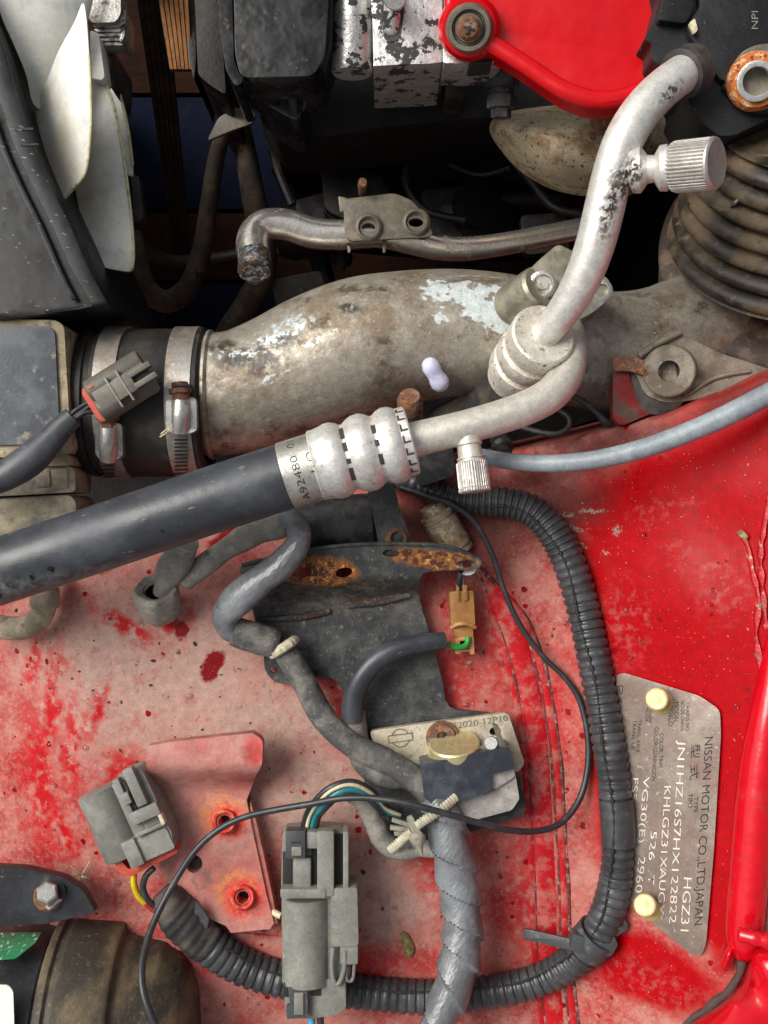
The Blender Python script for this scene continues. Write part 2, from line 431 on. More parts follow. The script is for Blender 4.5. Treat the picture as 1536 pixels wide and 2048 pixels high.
M['apron'] = mat('dusty_red_paint', '#a00b12', .34, spec=.16, grit=.22, layers=[
    dict(c='#a8403c', s=260, lo=.34, hi=.60, r=.6, det=8, nr=.66, a=.75),
    dict(c='#b98478', s=90, lo=.36, hi=.62, r=.75, det=10, nr=.74, a=.72),
    dict(c='#b3988b', spots=[(300, 1330, 0, 250, 170), (520, 1450, 10, 190, 100), (640, 1600, 0, 130, 100), (420, 1560, 0, 130, 80), (700, 1760, 0, 130, 90), (790, 1830, 0, 90, 60)], soft=.6, warp=70, s=90, a=.85, r=.85, nlo=.15, nhi=.52, ns=30),
    dict(c='#a08d80', s=9, lo=.46, hi=.64, r=.85, det=5, nr=.75, a=.48),
    dict(c='#9a161b', s=20, lo=.57, hi=.68, r=.5, det=7, nr=.74, a=.6, seed=33, st=(1.5, .8, 1)),
    dict(c='#b00d15', spots=[(100, 1420, -10, 22, 120, 8), (75, 1560, -20, 40, 150, -6), (140, 1500, 0, 18, 110, 3), (190, 1420, 0, 16, 60, 20), (255, 1255, 0, 70, 16, 30), (340, 1235, 0, 40, 40), (120, 1660, 0, 20, 70, -20), (250, 1540, 0, 40, 40), (60, 1330, -20, 20, 60, 10)], soft=.75, warp=34, s=40, nlo=.34, nhi=.54, ns=22, r=.35),
    dict(c='#7c0d10', spots=[(425, 1330, 0, 22, 34, 25), (365, 1260, 0, 12, 20, 30), (470, 1075, 0, 60, 22, -20)], soft=.15, warp=16, s=28, r=.25),
    dict(c='#b3141b', spots=[(915, 1360, 0, 40, 90, -10), (680, 1390, 0, 40, 60), (935, 1250, 0, 40, 60), (1100, 1420, 0, 60, 120), (1060, 1800, 0, 60, 160), (880, 1700, 0, 50, 120), (1000, 1300, 0, 40, 110), (600, 1930, 0, 300, 30)], soft=.8, warp=30, s=50, a=.8, r=.45, nlo=.3, nhi=.56, ns=18),
    dict(c='#a00009', spots=[(1350, 1080, 150, 200, 210), (1380, 1250, 180, 180, 260), (1500, 1000, 250, 170, 280), (1300, 1950, 130, 120, 70), (1460, 1700, 240, 60, 280), (1200, 1040, 60, 70, 60), (1500, 1400, 240, 90, 260), (1300, 1600, 140, 110, 200)], soft=.28, warp=34, s=80, r=.26),
    dict(c='#a89a90', spots=[(1330, 1020, 150, 60, 20, -20), (1400, 1130, 200, 70, 26, 20), (1250, 1250, 90, 40, 80), (1300, 1970, 130, 90, 40), (1450, 1180, 220, 40, 60)], soft=.7, warp=30, s=30, a=.18, r=.7, nlo=.45, nhi=.7, ns=16),
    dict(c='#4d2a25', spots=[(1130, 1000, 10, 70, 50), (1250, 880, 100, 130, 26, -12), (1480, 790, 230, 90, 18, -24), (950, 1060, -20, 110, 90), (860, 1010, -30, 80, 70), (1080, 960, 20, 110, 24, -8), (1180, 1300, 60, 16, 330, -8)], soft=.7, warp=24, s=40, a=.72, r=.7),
    dict(c='#8d7f73', spots=[(1130, 1030, 0, 14, 5), (1150, 1058, 0, 18, 4, 25), (1230, 1060, 60, 8, 12), (1165, 1090, 20, 10, 3, 30), (1210, 1105, 50, 8, 3, 20), (1185, 1022, 40, 22, 4)], soft=.3, warp=10, s=7, r=.6, nlo=.42, nhi=.5, ns=5),
    dict(c='#7a080e', drops=40, rad=.17, pw=4, r=.12, h=1.0),
    dict(c='#8a0e14', drops=26, rad=.30, pw=6, r=.2, seed=9),
    dict(c='#8c1018', drops=80, rad=.20, pw=2, ring=True, r=.4, a=.5, seed=4),
    dict(c='#d8cbc0', s=5, lo=.69, hi=.75, r=.8, det=2, a=.4),
    dict(c='#2c1e1c', s=6, lo=.72, hi=.76, r=.8, det=2, a=.8, seed=22),
], bump=[(120, 3, 2), (300, 14, 1)])
M['red_dust_bracket'] = mat('faded_red_bracket_paint', '#b4645c', .7, layers=[
    dict(c='#b98a7e', s=110, lo=.35, hi=.65, a=.85, det=7), dict(c='#a9443f', s=60, lo=.56, hi=.72, a=.5, det=6),
    dict(c='#9c7b70', s=6, lo=.5, hi=.7, a=.35),
    dict(c='#ad3a35', spots=[(510, 1500, 100, 22, 30)], soft=.5, warp=8, r=.5),
    dict(c='#8f6a5f', drops=85, rad=.34, pw=2.5, ring=True, a=.8),
    dict(c='#d98a4c', spots=[(446, 1632, 55, 46, 42), (474, 1785, 55, 42, 42)], soft=.45, warp=9, s=14, nlo=.35, nhi=.6, ns=12, a=.85),
    dict(c='#d02a22', spots=[(456, 1646, 55, 38, 34), (488, 1800, 55, 40, 40)], soft=.4, warp=10, s=14, nlo=.3, nhi=.55, ns=10, r=.5),
    dict(c='#4a2e2a', s=6, lo=.72, hi=.77, a=.8, det=2)], bump=[(7, .6, 3), (50, 3, 2)])
M['red_gloss'] = mat('glossy_red_cover_paint', '#c4000c', .30, spec=.4, grit=.08, layers=[dict(c='#a80010', s=160, lo=.4, hi=.7, a=.4), dict(c='#d8a090', s=4, lo=.74, hi=.78, a=.5)], bump=[(90, 3, 2)])
M['red_body'] = mat('red_body_paint', '#c4061a', .2, coat=.3, grit=.12, layers=[dict(c='#7d3a36', s=60, lo=.60, hi=.78, a=.6, r=.7), dict(c='#d9c0a8', s=7, lo=.74, hi=.77, a=.8, r=.8)], bump=[(40, 2, 2)])
M['red_chip'] = mat('chipped_flaking_red_paint', '#ae1620', .4, layers=[dict(c='#b8a483', s=18, lo=.60, hi=.66, r=.8), dict(c='#6d675c', s=16, lo=.62, hi=.66, r=.8, seed=7)], bump=[(12, 3, 3)])
M['red_tab'] = mat('dirty_dark_red_metal', '#7c1a1a', .5, layers=[dict(c='#5b463c', s=40, lo=.45, hi=.65, r=.8)], bump=[(10, 1, 3)])
M['sealer'] = mat('dark_seam_sealer', '#4a3a36', .8, bump=[(10, 2, 3)])
M['rubber'] = mat('black_rubber_hose', '#33363a', .34, layers=[
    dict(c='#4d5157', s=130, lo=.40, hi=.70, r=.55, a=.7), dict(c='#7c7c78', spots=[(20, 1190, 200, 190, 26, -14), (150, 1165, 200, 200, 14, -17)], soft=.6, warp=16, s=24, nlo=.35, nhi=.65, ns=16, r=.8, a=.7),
    dict(c='#141517', drops=34, rad=.24, pw=4, r=.35), dict(c='#8d8f90', s=26, lo=.64, hi=.70, st=(1, 3, 1), rot=-18, a=.45, r=.6), dict(c='#9b9b98', s=5, lo=.72, hi=.77, a=.5)], bump=[(4, .3, 3), (60, 1.5, 2)])
M['rubber_matte'] = mat('grimy_black_rubber', '#2c2b2a', .65, layers=[dict(c='#5e544a', s=60, lo=.42, hi=.68, r=.85, a=.75), dict(c='#8d7b66', s=14, lo=.62, hi=.72, r=.9, a=.5)], bump=[(6, .8, 4)])
M['coupler'] = mat('dirty_rubber_coupler', '#211f1d', .6, layers=[dict(c='#4a433a', s=80, lo=.46, hi=.70, r=.85, a=.8), dict(c='#1e1d1c', s=46, lo=.58, hi=.68, r=.45), dict(c='#a08f7a', s=9, lo=.66, hi=.74, a=.5)], bump=[(6, .8, 4)])
M['conduit'] = mat('black_corrugated_plastic', '#38393b', .32, layers=[dict(c='#55565a', s=50, lo=.42, hi=.68, r=.5, a=.6), dict(c='#8b8076', s=12, lo=.62, hi=.74, r=.85, a=.45), dict(c='#c9c2b6', s=6, lo=.74, hi=.78, a=.6)], bump=[(5, .4, 3)])
M['wire_black'] = mat('black_wire_insulation', '#2c2e30', .4, layers=[dict(c='#5a5b5c', s=30, lo=.5, hi=.75, a=.5)])
M['tape'] = mat('grey_black_vinyl_tape', '#5f6265', .22, grit=.14, layers=[dict(c='#868a8d', s=90, lo=.44, hi=.66, r=.42, a=.6), dict(c='#3b3d40', s=70, lo=.58, hi=.72, a=.5), dict(c='#9a8f80', s=9, lo=.68, hi=.76, a=.45, r=.8)], bump=[(18, 2.4, 3, (1.8, .6, 1), 35)])
M['cloth_tape'] = mat('dusty_old_loom_tape', '#4a4a48', .7, layers=[dict(c='#7d7a72', s=40, lo=.42, hi=.64, r=.9, a=.75), dict(c='#a39a8c', s=10, lo=.6, hi=.72, a=.6)], bump=[(9, 2, 4)])
M['sleeve_grey'] = mat('grey_dusty_sleeve', '#8a877e', .8, layers=[dict(c='#a39d92', s=30, lo=.45, hi=.62, a=.8), dict(c='#4c4a46', s=26, lo=.60, hi=.70, a=.8)], bump=[(7, 1.5, 4)])
M['alu'] = mat('dull_aluminium_pipe', '#dcdad3', .42, .55, layers=[dict(c='#d8d6cc', s=90, lo=.4, hi=.65, r=.5, a=.6), dict(c='#a59680', s=24, lo=.60, hi=.74, r=.7, m=.2, a=.7), dict(c='#5a4a3c', s=6, lo=.69, hi=.74, r=.8, m=0, a=.85, det=3),
    dict(c='#3a332d', spots=[(1262, 350, 410, 26, 40, 10), (1230, 400, 410, 16, 70, 12), (1250, 330, 430, 24, 16), (1355, 165, 420, 12, 34, 45)], soft=.5, warp=12, s=14, nlo=.42, nhi=.55, ns=9, r=.85, m=0)], bump=[(5, .4, 3)])
M['alu2'] = mat('oxidised_aluminium_line', '#d0ccc0', .44, .5, layers=[dict(c='#d6d2c6', s=90, lo=.4, hi=.62, r=.55, a=.6), dict(c='#b5a688', s=26, lo=.60, hi=.74, r=.7, m=.2, a=.55), dict(c='#4c3f34', s=6, lo=.71, hi=.76, r=.8, m=0, a=.8, det=3)], bump=[(5, .5, 3)])
M['crimp'] = mat('whitish_crimp_collar', '#cfcdc6', .42, .45, layers=[dict(c='#e2e1dc', s=70, lo=.4, hi=.6, a=.6), dict(c='#b09a74', s=16, lo=.60, hi=.70, r=.7, m=0, a=.7), dict(c='#3b3732', s=15, lo=.67, hi=.70, r=.5, m=0, seed=5)], bump=[(14, 1.2, 3)])
M['crimp2'] = mat('corroded_crimp_collar', '#cfc9bb', .5, .4, layers=[dict(c='#e0dbcf', s=30, lo=.42, hi=.6, a=.7), dict(c='#6a5a48', s=9, lo=.58, hi=.66, r=.8, m=.1, a=.85)], bump=[(8, 1.4, 4)])
M['crimp_dark'] = mat('dark_crimp_slot', '#39342c', .7)  # dark tone for the patches in the collar grooves and the end marks
M['band'] = mat('silver_label_band', '#b9b7ae', .4, .75, layers=[dict(c='#d6d3c6', s=40, lo=.4, hi=.6, a=.6), dict(c='#8a7a60', s=14, lo=.6, hi=.72, r=.7, m=.2, a=.6)], bump=[(6, .4, 3)])
M['cap_alu'] = mat('knurled_cap_aluminium', '#c6c2bb', .42, .7, layers=[dict(c='#8a7a6c', s=18, lo=.55, hi=.72, r=.7, m=.2, a=.7)], bump=[(4, .4, 2)])
M['intake'] = mat('stained_cast_intake_pipe', '#a29b8e', .42, .45, grit=.26, layers=[
    dict(c='#7a6a55', s=110, lo=.44, hi=.64, r=.6, a=.85, det=9, nr=.68), dict(c='#b8b1a3', s=50, lo=.52, hi=.68, a=.6, det=8), dict(c='#54432f', s=70, lo=.54, hi=.66, r=.6, a=.85, det=9, nr=.72, seed=17), dict(c='#c9c4b8', s=14, lo=.66, hi=.70, r=.4, m=.6, a=.8, det=4, seed=41),
    dict(c='#3c352d', spots=[(500, 720, 90, 70, 26), (540, 690, 100, 60, 20, -20), (700, 610, 100, 26, 16), (440, 690, 60, 30, 14)], soft=.5, warp=22, s=34, nlo=.38, nhi=.52, ns=22, r=.35, m=.1),
    dict(c='#c4cccb', spots=[(905, 577, 90, 60, 24, 5), (985, 590, 90, 50, 30), (880, 632, 105, 16, 12), (950, 605, 90, 30, 30), (1000, 640, 80, 40, 24)], soft=.10, warp=34, s=20, r=.5, m=.1, nlo=.36, nhi=.42, ns=22),
    dict(c='#c5cfcf', spots=[(560, 660, 80, 70, 20, -25), (470, 705, 60, 50, 9), (610, 690, 100, 30, 7, -20), (540, 755, 100, 22, 6, -15), (660, 660, 110, 18, 4, -10)], soft=.35, warp=26, s=14, nlo=.46, nhi=.54, ns=14, r=.3, m=.3),
    dict(c='#bdb6a4', s=16, lo=.66, hi=.70, r=.5, st=(1, 2.2, 1), rot=-25, a=.75), dict(c='#2d2823', s=7, lo=.735, hi=.76, a=.8, det=2)], bump=[(9, .9, 4), (60, 2, 3)])
M['steel_pipe'] = mat('dull_steel_coolant_pipe', '#efe9dc', .22, .9, layers=[dict(c='#8d826e', s=50, lo=.52, hi=.72, r=.5, m=.6, a=.7), dict(c='#7a5a3a', s=24, lo=.64, hi=.72, r=.8, m=.1, a=.7)], bump=[(8, .6, 3)])
M['bracket_steel'] = mat('dusty_grey_steel_bracket', '#6e685d', .55, .4, layers=[dict(c='#8f8672', s=60, lo=.45, hi=.65, a=.6), dict(c='#c4bca6', s=9, lo=.68, hi=.72, a=.6), dict(c='#9b6a3a', s=20, lo=.68, hi=.74, a=.6, m=0, r=.9)], bump=[(8, .8, 4)])
M['zinc'] = mat('tarnished_zinc_block', '#9a9684', .42, .7, layers=[dict(c='#c4c1ae', s=60, lo=.42, hi=.62, a=.7), dict(c='#6f6a50', s=26, lo=.56, hi=.70, r=.6, m=.4, a=.6), dict(c='#4a4436', s=7, lo=.70, hi=.75, m=0, a=.7)], bump=[(7, .8, 4)])
M['bright_steel'] = mat('bright_zinc_steel', '#c9c8c2', .32, .8, layers=[dict(c='#93897a', s=16, lo=.55, hi=.7, r=.6, a=.7), dict(c='#7a4a2a', s=10, lo=.66, hi=.72, r=.9, m=0, a=.6)], bump=[(4, .5, 3)])
M['clamp_band'] = mat('stained_clamp_band_steel', '#b4b0a6', .34, .75, layers=[dict(c='#8b7666', s=40, lo=.42, hi=.64, r=.6, m=.3, a=.75), dict(c='#dcd8ce', s=22, lo=.62, hi=.72, a=.6)], bump=[(5, .4, 3)])
M['rust'] = mat('brown_rusty_steel', '#6a4a38', .85, .1, layers=[dict(c='#9a6238', s=14, lo=.5, hi=.64, a=.8), dict(c='#8f8172', s=24, lo=.55, hi=.68, a=.7), dict(c='#3b2a22', s=9, lo=.58, hi=.68)], bump=[(6, 1.6, 4)])
M['rust_orange'] = mat('orange_rust_ring', '#b5662c', .9, 0, layers=[dict(c='#e2b78a', s=12, lo=.5, hi=.6, a=.9), dict(c='#7c2f18', s=11, lo=.55, hi=.63, seed=5)], bump=[(5, 1.2, 4)])
M['plate_black'] = mat('weathered_black_bracket_steel', '#303234', .52, .1, grit=.34, layers=[
    dict(c='#565752', s=60, lo=.44, hi=.66, r=.75, a=.8, det=9, nr=.72), dict(c='#86857c', s=11, lo=.56, hi=.68, a=.6, det=6, nr=.75), dict(c='#2e2f31', s=60, lo=.60, hi=.70, r=.4, a=.7, seed=9),
    dict(c='#7a6a52', spots=[(680, 1190, 60, 170, 40)], soft=.7, warp=20, s=30, nlo=.4, nhi=.65, ns=12, st=(.7, 1.4, 1), a=.5, m=0),
    dict(c='#3b2d22', spots=[(740, 1200, 50, 52, 12, -7), (620, 1232, 50, 42, 9, -8), (800, 1180, 60, 60, 6, -5)], soft=.3, warp=8, s=9, nlo=.38, nhi=.5, ns=7, m=0, r=.9),
    dict(c='#8d5a30', spots=[(640, 1143, 90, 78, 32, 2), (866, 1118, 100, 92, 19, 6)], soft=.12, warp=9, s=13, m=0, r=.9, h=1.5),
    dict(c='#4d2c1e', spots=[(640, 1143, 90, 72, 28, 2), (866, 1118, 100, 88, 17, 6)], soft=.2, warp=9, s=13, nlo=.46, nhi=.54, ns=12, m=0, r=.9),
    dict(c='#c98a48', spots=[(640, 1143, 90, 74, 29, 2), (866, 1118, 100, 88, 17, 6)], soft=.2, warp=9, s=13, nlo=.56, nhi=.62, ns=10, seed=14, m=0, r=.9),
    dict(c='#24262a', drops=120, rad=.26, pw=3.5, a=.9, r=.1, seed=6), dict(c='#b5b0a4', s=5, lo=.70, hi=.75, a=.5, det=2)], bump=[(6, .8, 4), (40, 1.5, 3)])
M['dark_metal'] = mat('oily_dark_metal', '#1d1c1b', .5, .2, layers=[dict(c='#3a342d', s=60, lo=.45, hi=.68, r=.75), dict(c='#5d5346', s=12, lo=.64, hi=.73, a=.5)], bump=[(9, 1.2, 4)])
M['dark_metal2'] = mat('grimy_black_casting', '#2b2c2e', .5, .2, layers=[dict(c='#4b4a47', s=40, lo=.45, hi=.66, r=.7), dict(c='#6b5644', s=18, lo=.62, hi=.72, a=.7, m=0), dict(c='#8a867d', s=6, lo=.68, hi=.74, a=.5)], bump=[(7, 1.2, 4)])
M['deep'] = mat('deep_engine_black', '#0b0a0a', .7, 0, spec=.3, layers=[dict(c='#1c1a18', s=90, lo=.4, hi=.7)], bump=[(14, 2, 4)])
M['black_plastic'] = mat('black_bracket_plastic', '#121315', .42, spec=.35, layers=[dict(c='#232629', s=90, lo=.4, hi=.7, r=.6, a=.7), dict(c='#a09c94', s=5, lo=.71, hi=.75, a=.45, det=2)], bump=[(4, .3, 3), (30, 1, 3)])
M['shroud'] = mat('scuffed_black_shroud_plastic', '#141517', .42, spec=.22, layers=[dict(c='#26292c', s=110, lo=.40, hi=.66, a=.8), dict(c='#3d382d', s=50, lo=.56, hi=.72, r=.8, a=.7), dict(c='#1b1c1e', s=60, lo=.60, hi=.66, a=.7, seed=8), dict(c='#a2a8aa', s=22, lo=.66, hi=.69, st=(1, 3.5, 1), rot=12, a=.7), dict(c='#8f9495', s=9, lo=.71, hi=.74, a=.6, seed=19), dict(c='#17181a', s=30, lo=.655, hi=.68, st=(.5, 5, 1), rot=-18, a=.8, seed=12)], bump=[(60, 1.6, 2)])
M['cover_black'] = mat('worn_black_timing_cover', '#101112', .26, spec=.3, grit=.15, layers=[dict(c='#1f2123', s=70, lo=.42, hi=.66, r=.42), dict(c='#6e5c4c', s=34, lo=.62, hi=.70, r=.7, a=.6), dict(c='#8f8878', s=18, lo=.66, hi=.71, st=(3, .5, 1), a=.7)], bump=[(40, 2, 2)])
M['head_alu'] = mat('chipped_bright_cylinder_head', '#d9d8d4', .34, .75, layers=[dict(c='#a7a6a3', s=60, lo=.45, hi=.65, r=.5, a=.7), dict(c='#2b2a2a', s=34, lo=.535, hi=.555, r=.6, m=0, det=8, nr=.68), dict(c='#3a3734', s=6, lo=.63, hi=.66, r=.7, m=0)], bump=[(8, 1.2, 4)])
M['cast_alu'] = mat('rough_cast_aluminium', '#8b8375', .6, .45, layers=[dict(c='#6b6152', s=50, lo=.44, hi=.64, r=.75, m=.2), dict(c='#b0a898', s=9, lo=.60, hi=.70, a=.6), dict(c='#4a3f34', s=8, lo=.66, hi=.72, m=0)], bump=[(4, 1.2, 4)])
M['shield'] = mat('rust_speckled_heat_shield', '#b8aa8e', .42, .35, layers=[dict(c='#7a5f42', s=80, lo=.44, hi=.66, r=.7, m=.1), dict(c='#a89b88', s=40, lo=.55, hi=.68, a=.6), dict(c='#3c2a1f', s=10, lo=.60, hi=.65, r=.9, m=0, det=3), dict(c='#5b4030', s=5, lo=.62, hi=.68, m=0, seed=8)], bump=[(9, 1, 4)])
M['boot'] = mat('dusty_ribbed_rubber_boot', '#221e19', .5, layers=[dict(c='#6b5a43', s=90, lo=.38, hi=.66, r=.85, a=.8), dict(c='#7f6e54', s=22, lo=.58, hi=.72, r=.9, a=.6), dict(c='#141312', s=36, lo=.62, hi=.68, r=.5), dict(c='#c9bda6', s=5, lo=.72, hi=.76, a=.5)], bump=[(6, .8, 4)])
M['boot_band'] = mat('brown_grimy_boot_band', '#33241c', .6, .2, layers=[dict(c='#5d4b3c', s=40, lo=.45, hi=.65)], bump=[(8, 1, 3)])
M['fan'] = mat('yellowed_white_fan_plastic', '#e6e5da', .38, sss=.1, grit=.10, layers=[dict(c='#d2c79c', s=170, lo=.46, hi=.70, a=.6), dict(c='#857a5e', spots=[(110, 300, 40, 60, 90, -15), (70, 190, 20, 26, 80, -18)], soft=.8, warp=30, s=60, a=.6), dict(c='#8a8168', s=110, lo=.60, hi=.76, a=.5, det=7), dict(c='#aeb6b4', s=60, lo=.5, hi=.7, a=.5), dict(c='#6b624c', s=8, lo=.68, hi=.74, a=.5)], bump=[(10, .5, 3)])
M['clip_grey'] = mat('grimy_nylon_clip', '#8f8b7a', .55, layers=[dict(c='#6b6758', s=14, lo=.5, hi=.62, a=.8)])
M['fan_rim'] = mat('yellow_fan_edge', '#cfc9a4', .5, layers=[dict(c='#a08f5e', s=20, lo=.52, hi=.66)])
M['clutch'] = mat('cast_silver_clutch', '#b4b2ac', .4, .75, layers=[dict(c='#6b645a', s=20, lo=.52, hi=.66, r=.6), dict(c='#3b3530', s=9, lo=.62, hi=.69, m=0)], bump=[(6, 1, 4)])
M['belt'] = mat('old_black_drive_belt', '#26231f', .75, layers=[dict(c='#4a4236', s=50, lo=.46, hi=.66, a=.7)], bump=[(8, .7, 3)])
M['belt_tan'] = mat('tan_worn_belt_ribs', '#9c6a3c', .75, layers=[dict(c='#6e4624', s=40, lo=.45, hi=.66, st=(3, .4, 1)), dict(c='#c08a54', s=20, lo=.56, hi=.68, st=(3, .4, 1))], bump=[(8, 1, 3)])
M['hose_deep'] = mat('muddy_lower_hose', '#3a3228', .8, layers=[dict(c='#574a3a', s=60, lo=.42, hi=.66), dict(c='#1d1a17', s=30, lo=.58, hi=.68)], bump=[(10, 1.4, 4)])
M['ground'] = mat('dark_concrete_ground', '#140e0b', .9, spec=.1, layers=[dict(c='#2a1d19', s=160, lo=.4, hi=.65)], bump=[(14, 2, 4)])
M['board_brown'] = mat('brown_board', '#2b170d', .9, spec=.1, layers=[dict(c='#1f120b', s=160, lo=.4, hi=.65, st=(1, 3, 1)), dict(c='#b9a898', s=9, lo=.73, hi=.76)], bump=[(14, 2, 4)])
M['board_blue'] = mat('blue_painted_board', '#0b1122', .9, spec=.1, layers=[dict(c='#241718', s=150, lo=.56, hi=.68), dict(c='#a8b0bc', s=8, lo=.74, hi=.77)], bump=[(14, 2, 4)])
M['grey_plastic'] = mat('grey_connector_plastic', '#77776f', .46, layers=[dict(c='#8b8b83', s=60, lo=.42, hi=.64, a=.7), dict(c='#8f8470', s=18, lo=.58, hi=.72, r=.75, a=.5), dict(c='#3b3a36', s=6, lo=.72, hi=.75, a=.7, det=2), dict(c='#b5b3a8', s=22, lo=.67, hi=.70, st=(3, .6, 1), rot=30, a=.6)], bump=[(5, .4, 3)])
M['grey_plastic_dk'] = mat('olive_grey_connector_plastic', '#5a574c', .5, layers=[dict(c='#6e6a5c', s=60, lo=.42, hi=.64, a=.7), dict(c='#8f8470', s=14, lo=.62, hi=.72, r=.75, a=.5)], bump=[(5, .4, 3)])
M['clip_dark'] = mat('charcoal_lock_clip', '#3f4244', .45, layers=[dict(c='#6b6a64', s=16, lo=.55, hi=.68, a=.6)], bump=[(5, .4, 3)])
M['slot_dark'] = mat('dark_connector_cavity', '#22211f', .7)
M['seal_red'] = mat('red_orange_rubber_seal', '#b8442f', .55, layers=[dict(c='#8d3a2c', s=16, lo=.55, hi=.68, a=.7)])
M['brown_plastic'] = mat('tan_brown_connector_plastic', '#9a6c34', .45, layers=[dict(c='#7a5226', s=40, lo=.45, hi=.65, a=.7), dict(c='#d8c4a0', s=5, lo=.72, hi=.76, a=.7)], bump=[(5, .4, 3)])
M['tan_plastic'] = mat('light_tan_plastic', '#bb8a52', .5, layers=[dict(c='#94683a', s=20, lo=.5, hi=.66, a=.6)], bump=[(5, .4, 3)])
M['green_wire'] = mat('green_wire_insulation', '#1f8a3c', .4)
M['teal_wire'] = mat('teal_wire_insulation', '#2b7f88', .4, layers=[dict(c='#7b776c', s=16, lo=.58, hi=.7, a=.7)])
M['cream_wire'] = mat('cream_wire_insulation', '#cfc4a2', .5, layers=[dict(c='#8f866f', s=14, lo=.55, hi=.7, a=.7)])
M['yellow_wire'] = mat('yellow_wire_insulation', '#d0b21c', .4)
M['blue_wire'] = mat('blue_wire_insulation', '#3aa0c4', .4)
M['red_wire'] = mat('red_wire_insulation', '#b3342c', .4)
M['tie_white'] = mat('aged_white_nylon_tie', '#b9b49c', .5, layers=[dict(c='#8d8874', s=20, lo=.5, hi=.66, a=.7)], bump=[(5, .4, 3)])
M['id_plate'] = mat('tarnished_silver_plate', '#7d6e64', .45, .3, layers=[dict(c='#8f867a', s=60, lo=.42, hi=.62, a=.8), dict(c='#7d6259', s=90, lo=.50, hi=.66, a=.6), dict(c='#c4bcae', s=14, lo=.62, hi=.69, a=.5), dict(c='#5c4a42', s=5, lo=.70, hi=.74, a=.6, m=.1)], bump=[(4, .25, 3)])
M['ink'] = mat('black_print', '#1c1a18', .6)
M['stamp'] = mat('bright_stamped_metal', '#e2dccf', .35, .4)
M['pin_cream'] = mat('cream_plastic_pin', '#d9c98f', .4, sss=.15, layers=[dict(c='#bfa868', s=20, lo=.5, hi=.7, a=.5)])
M['pin_clear'] = mat('translucent_yellowed_washer', '#b8a468', .4, sss=.2)
M['module_plate'] = mat('cream_grey_module_plate', '#b3aa93', .6, .2, layers=[dict(c='#cbc3ae', s=40, lo=.42, hi=.62, a=.8), dict(c='#7b725e', s=8, lo=.56, hi=.68, a=.7), dict(c='#453d31', s=5, lo=.66, hi=.71, a=.7)], bump=[(5, .7, 4)])
M['engrave'] = mat('engraved_grime', '#6d6553', .7)
M['brass'] = mat('yellow_zinc_plated_can', '#d0c496', .34, .6, layers=[dict(c='#d9cf9a', s=40, lo=.45, hi=.62, a=.7), dict(c='#6f6850', s=12, lo=.6, hi=.7, r=.6, a=.6)], bump=[(5, .5, 3)])
M['module_black'] = mat('slate_black_module_plastic', '#2b2f36', .38, layers=[dict(c='#4a5058', s=60, lo=.42, hi=.64, a=.7), dict(c='#0c0c0d', s=7, lo=.71, hi=.74), dict(c='#8a8a86', s=9, lo=.68, hi=.73, a=.4)], bump=[(5, .3, 3)])
M['module_grey'] = mat('light_grey_module_plug', '#908c86', .5, layers=[dict(c='#a5a19b', s=30, lo=.42, hi=.62), dict(c='#5f5a54', s=10, lo=.62, hi=.7, a=.6)], bump=[(5, .5, 3)])
M['box_beige'] = mat('dust_coated_sensor_box', '#8d8168', .7, layers=[dict(c='#b3a684', s=40, lo=.45, hi=.62, a=.7), dict(c='#4a453c', s=24, lo=.58, hi=.68, a=.8)], bump=[(7, 1, 4)])
M['box_slate'] = mat('dusty_slate_plastic_lid', '#343b43', .42, layers=[dict(c='#5f6468', s=80, lo=.44, hi=.64, r=.6, a=.8), dict(c='#a79a84', s=36, lo=.58, hi=.72, r=.8, a=.7), dict(c='#c0b8a4', s=6, lo=.68, hi=.74, a=.5)], bump=[(5, .3, 3)])
M['box_dusty'] = mat('dust_caked_plastic_block', '#6d6961', .75, layers=[dict(c='#a5997f', s=70, lo=.42, hi=.60, a=.85), dict(c='#55544f', s=30, lo=.60, hi=.70, a=.6), dict(c='#c4b795', s=10, lo=.62, hi=.72, a=.5)], bump=[(6, 1, 4)])
M['elbow'] = mat('dusty_beige_elbow_pipe', '#8b7f6b', .7, .1, layers=[dict(c='#aea087', s=40, lo=.45, hi=.63), dict(c='#4f473b', s=26, lo=.6, hi=.7, a=.7)], bump=[(7, 1, 4)])
M['hose_grey'] = mat('grey_silicone_vacuum_hose', '#7d868c', .45, layers=[dict(c='#949da1', s=60, lo=.42, hi=.64, a=.7), dict(c='#57595a', s=14, lo=.62, hi=.72, a=.6, st=(1, 3, 1))], bump=[(6, .5, 3)])
M['lilac'] = mat('pale_lilac_plastic_cap', '#c9c9e4', .35, sss=.2, layers=[dict(c='#a9a3a6', s=14, lo=.58, hi=.70, a=.6, r=.7)])
M['canister'] = mat('black_canister_plastic', '#232427', .45, layers=[dict(c='#3a3c40', s=80, lo=.42, hi=.64, a=.7), dict(c='#7a7162', s=12, lo=.64, hi=.72, r=.8, a=.5), dict(c='#d0ccc2', s=5, lo=.73, hi=.77, a=.5)], bump=[(6, .6, 3)])
M['canister_dust'] = mat('dust_brown_canister_cap', '#38332c', .6, layers=[dict(c='#71634a', s=120, lo=.42, hi=.66, a=.8, st=(.5, 1.6, 1), rot=-70), dict(c='#8a7a5c', s=9, lo=.58, hi=.70, a=.5)], bump=[(7, 1.2, 4)])
M['sticker_green'] = mat('scratched_green_sticker', '#2f8a5e', .5, layers=[dict(c='#cfe0d4', s=16, lo=.58, hi=.64, st=(.6, 3, 1), rot=35), dict(c='#134f37', s=30, lo=.6, hi=.68)])
M['sticker_white'] = mat('dusty_white_sticker', '#d8d6cc', .6, layers=[dict(c='#7d776a', s=5, lo=.68, hi=.73)])
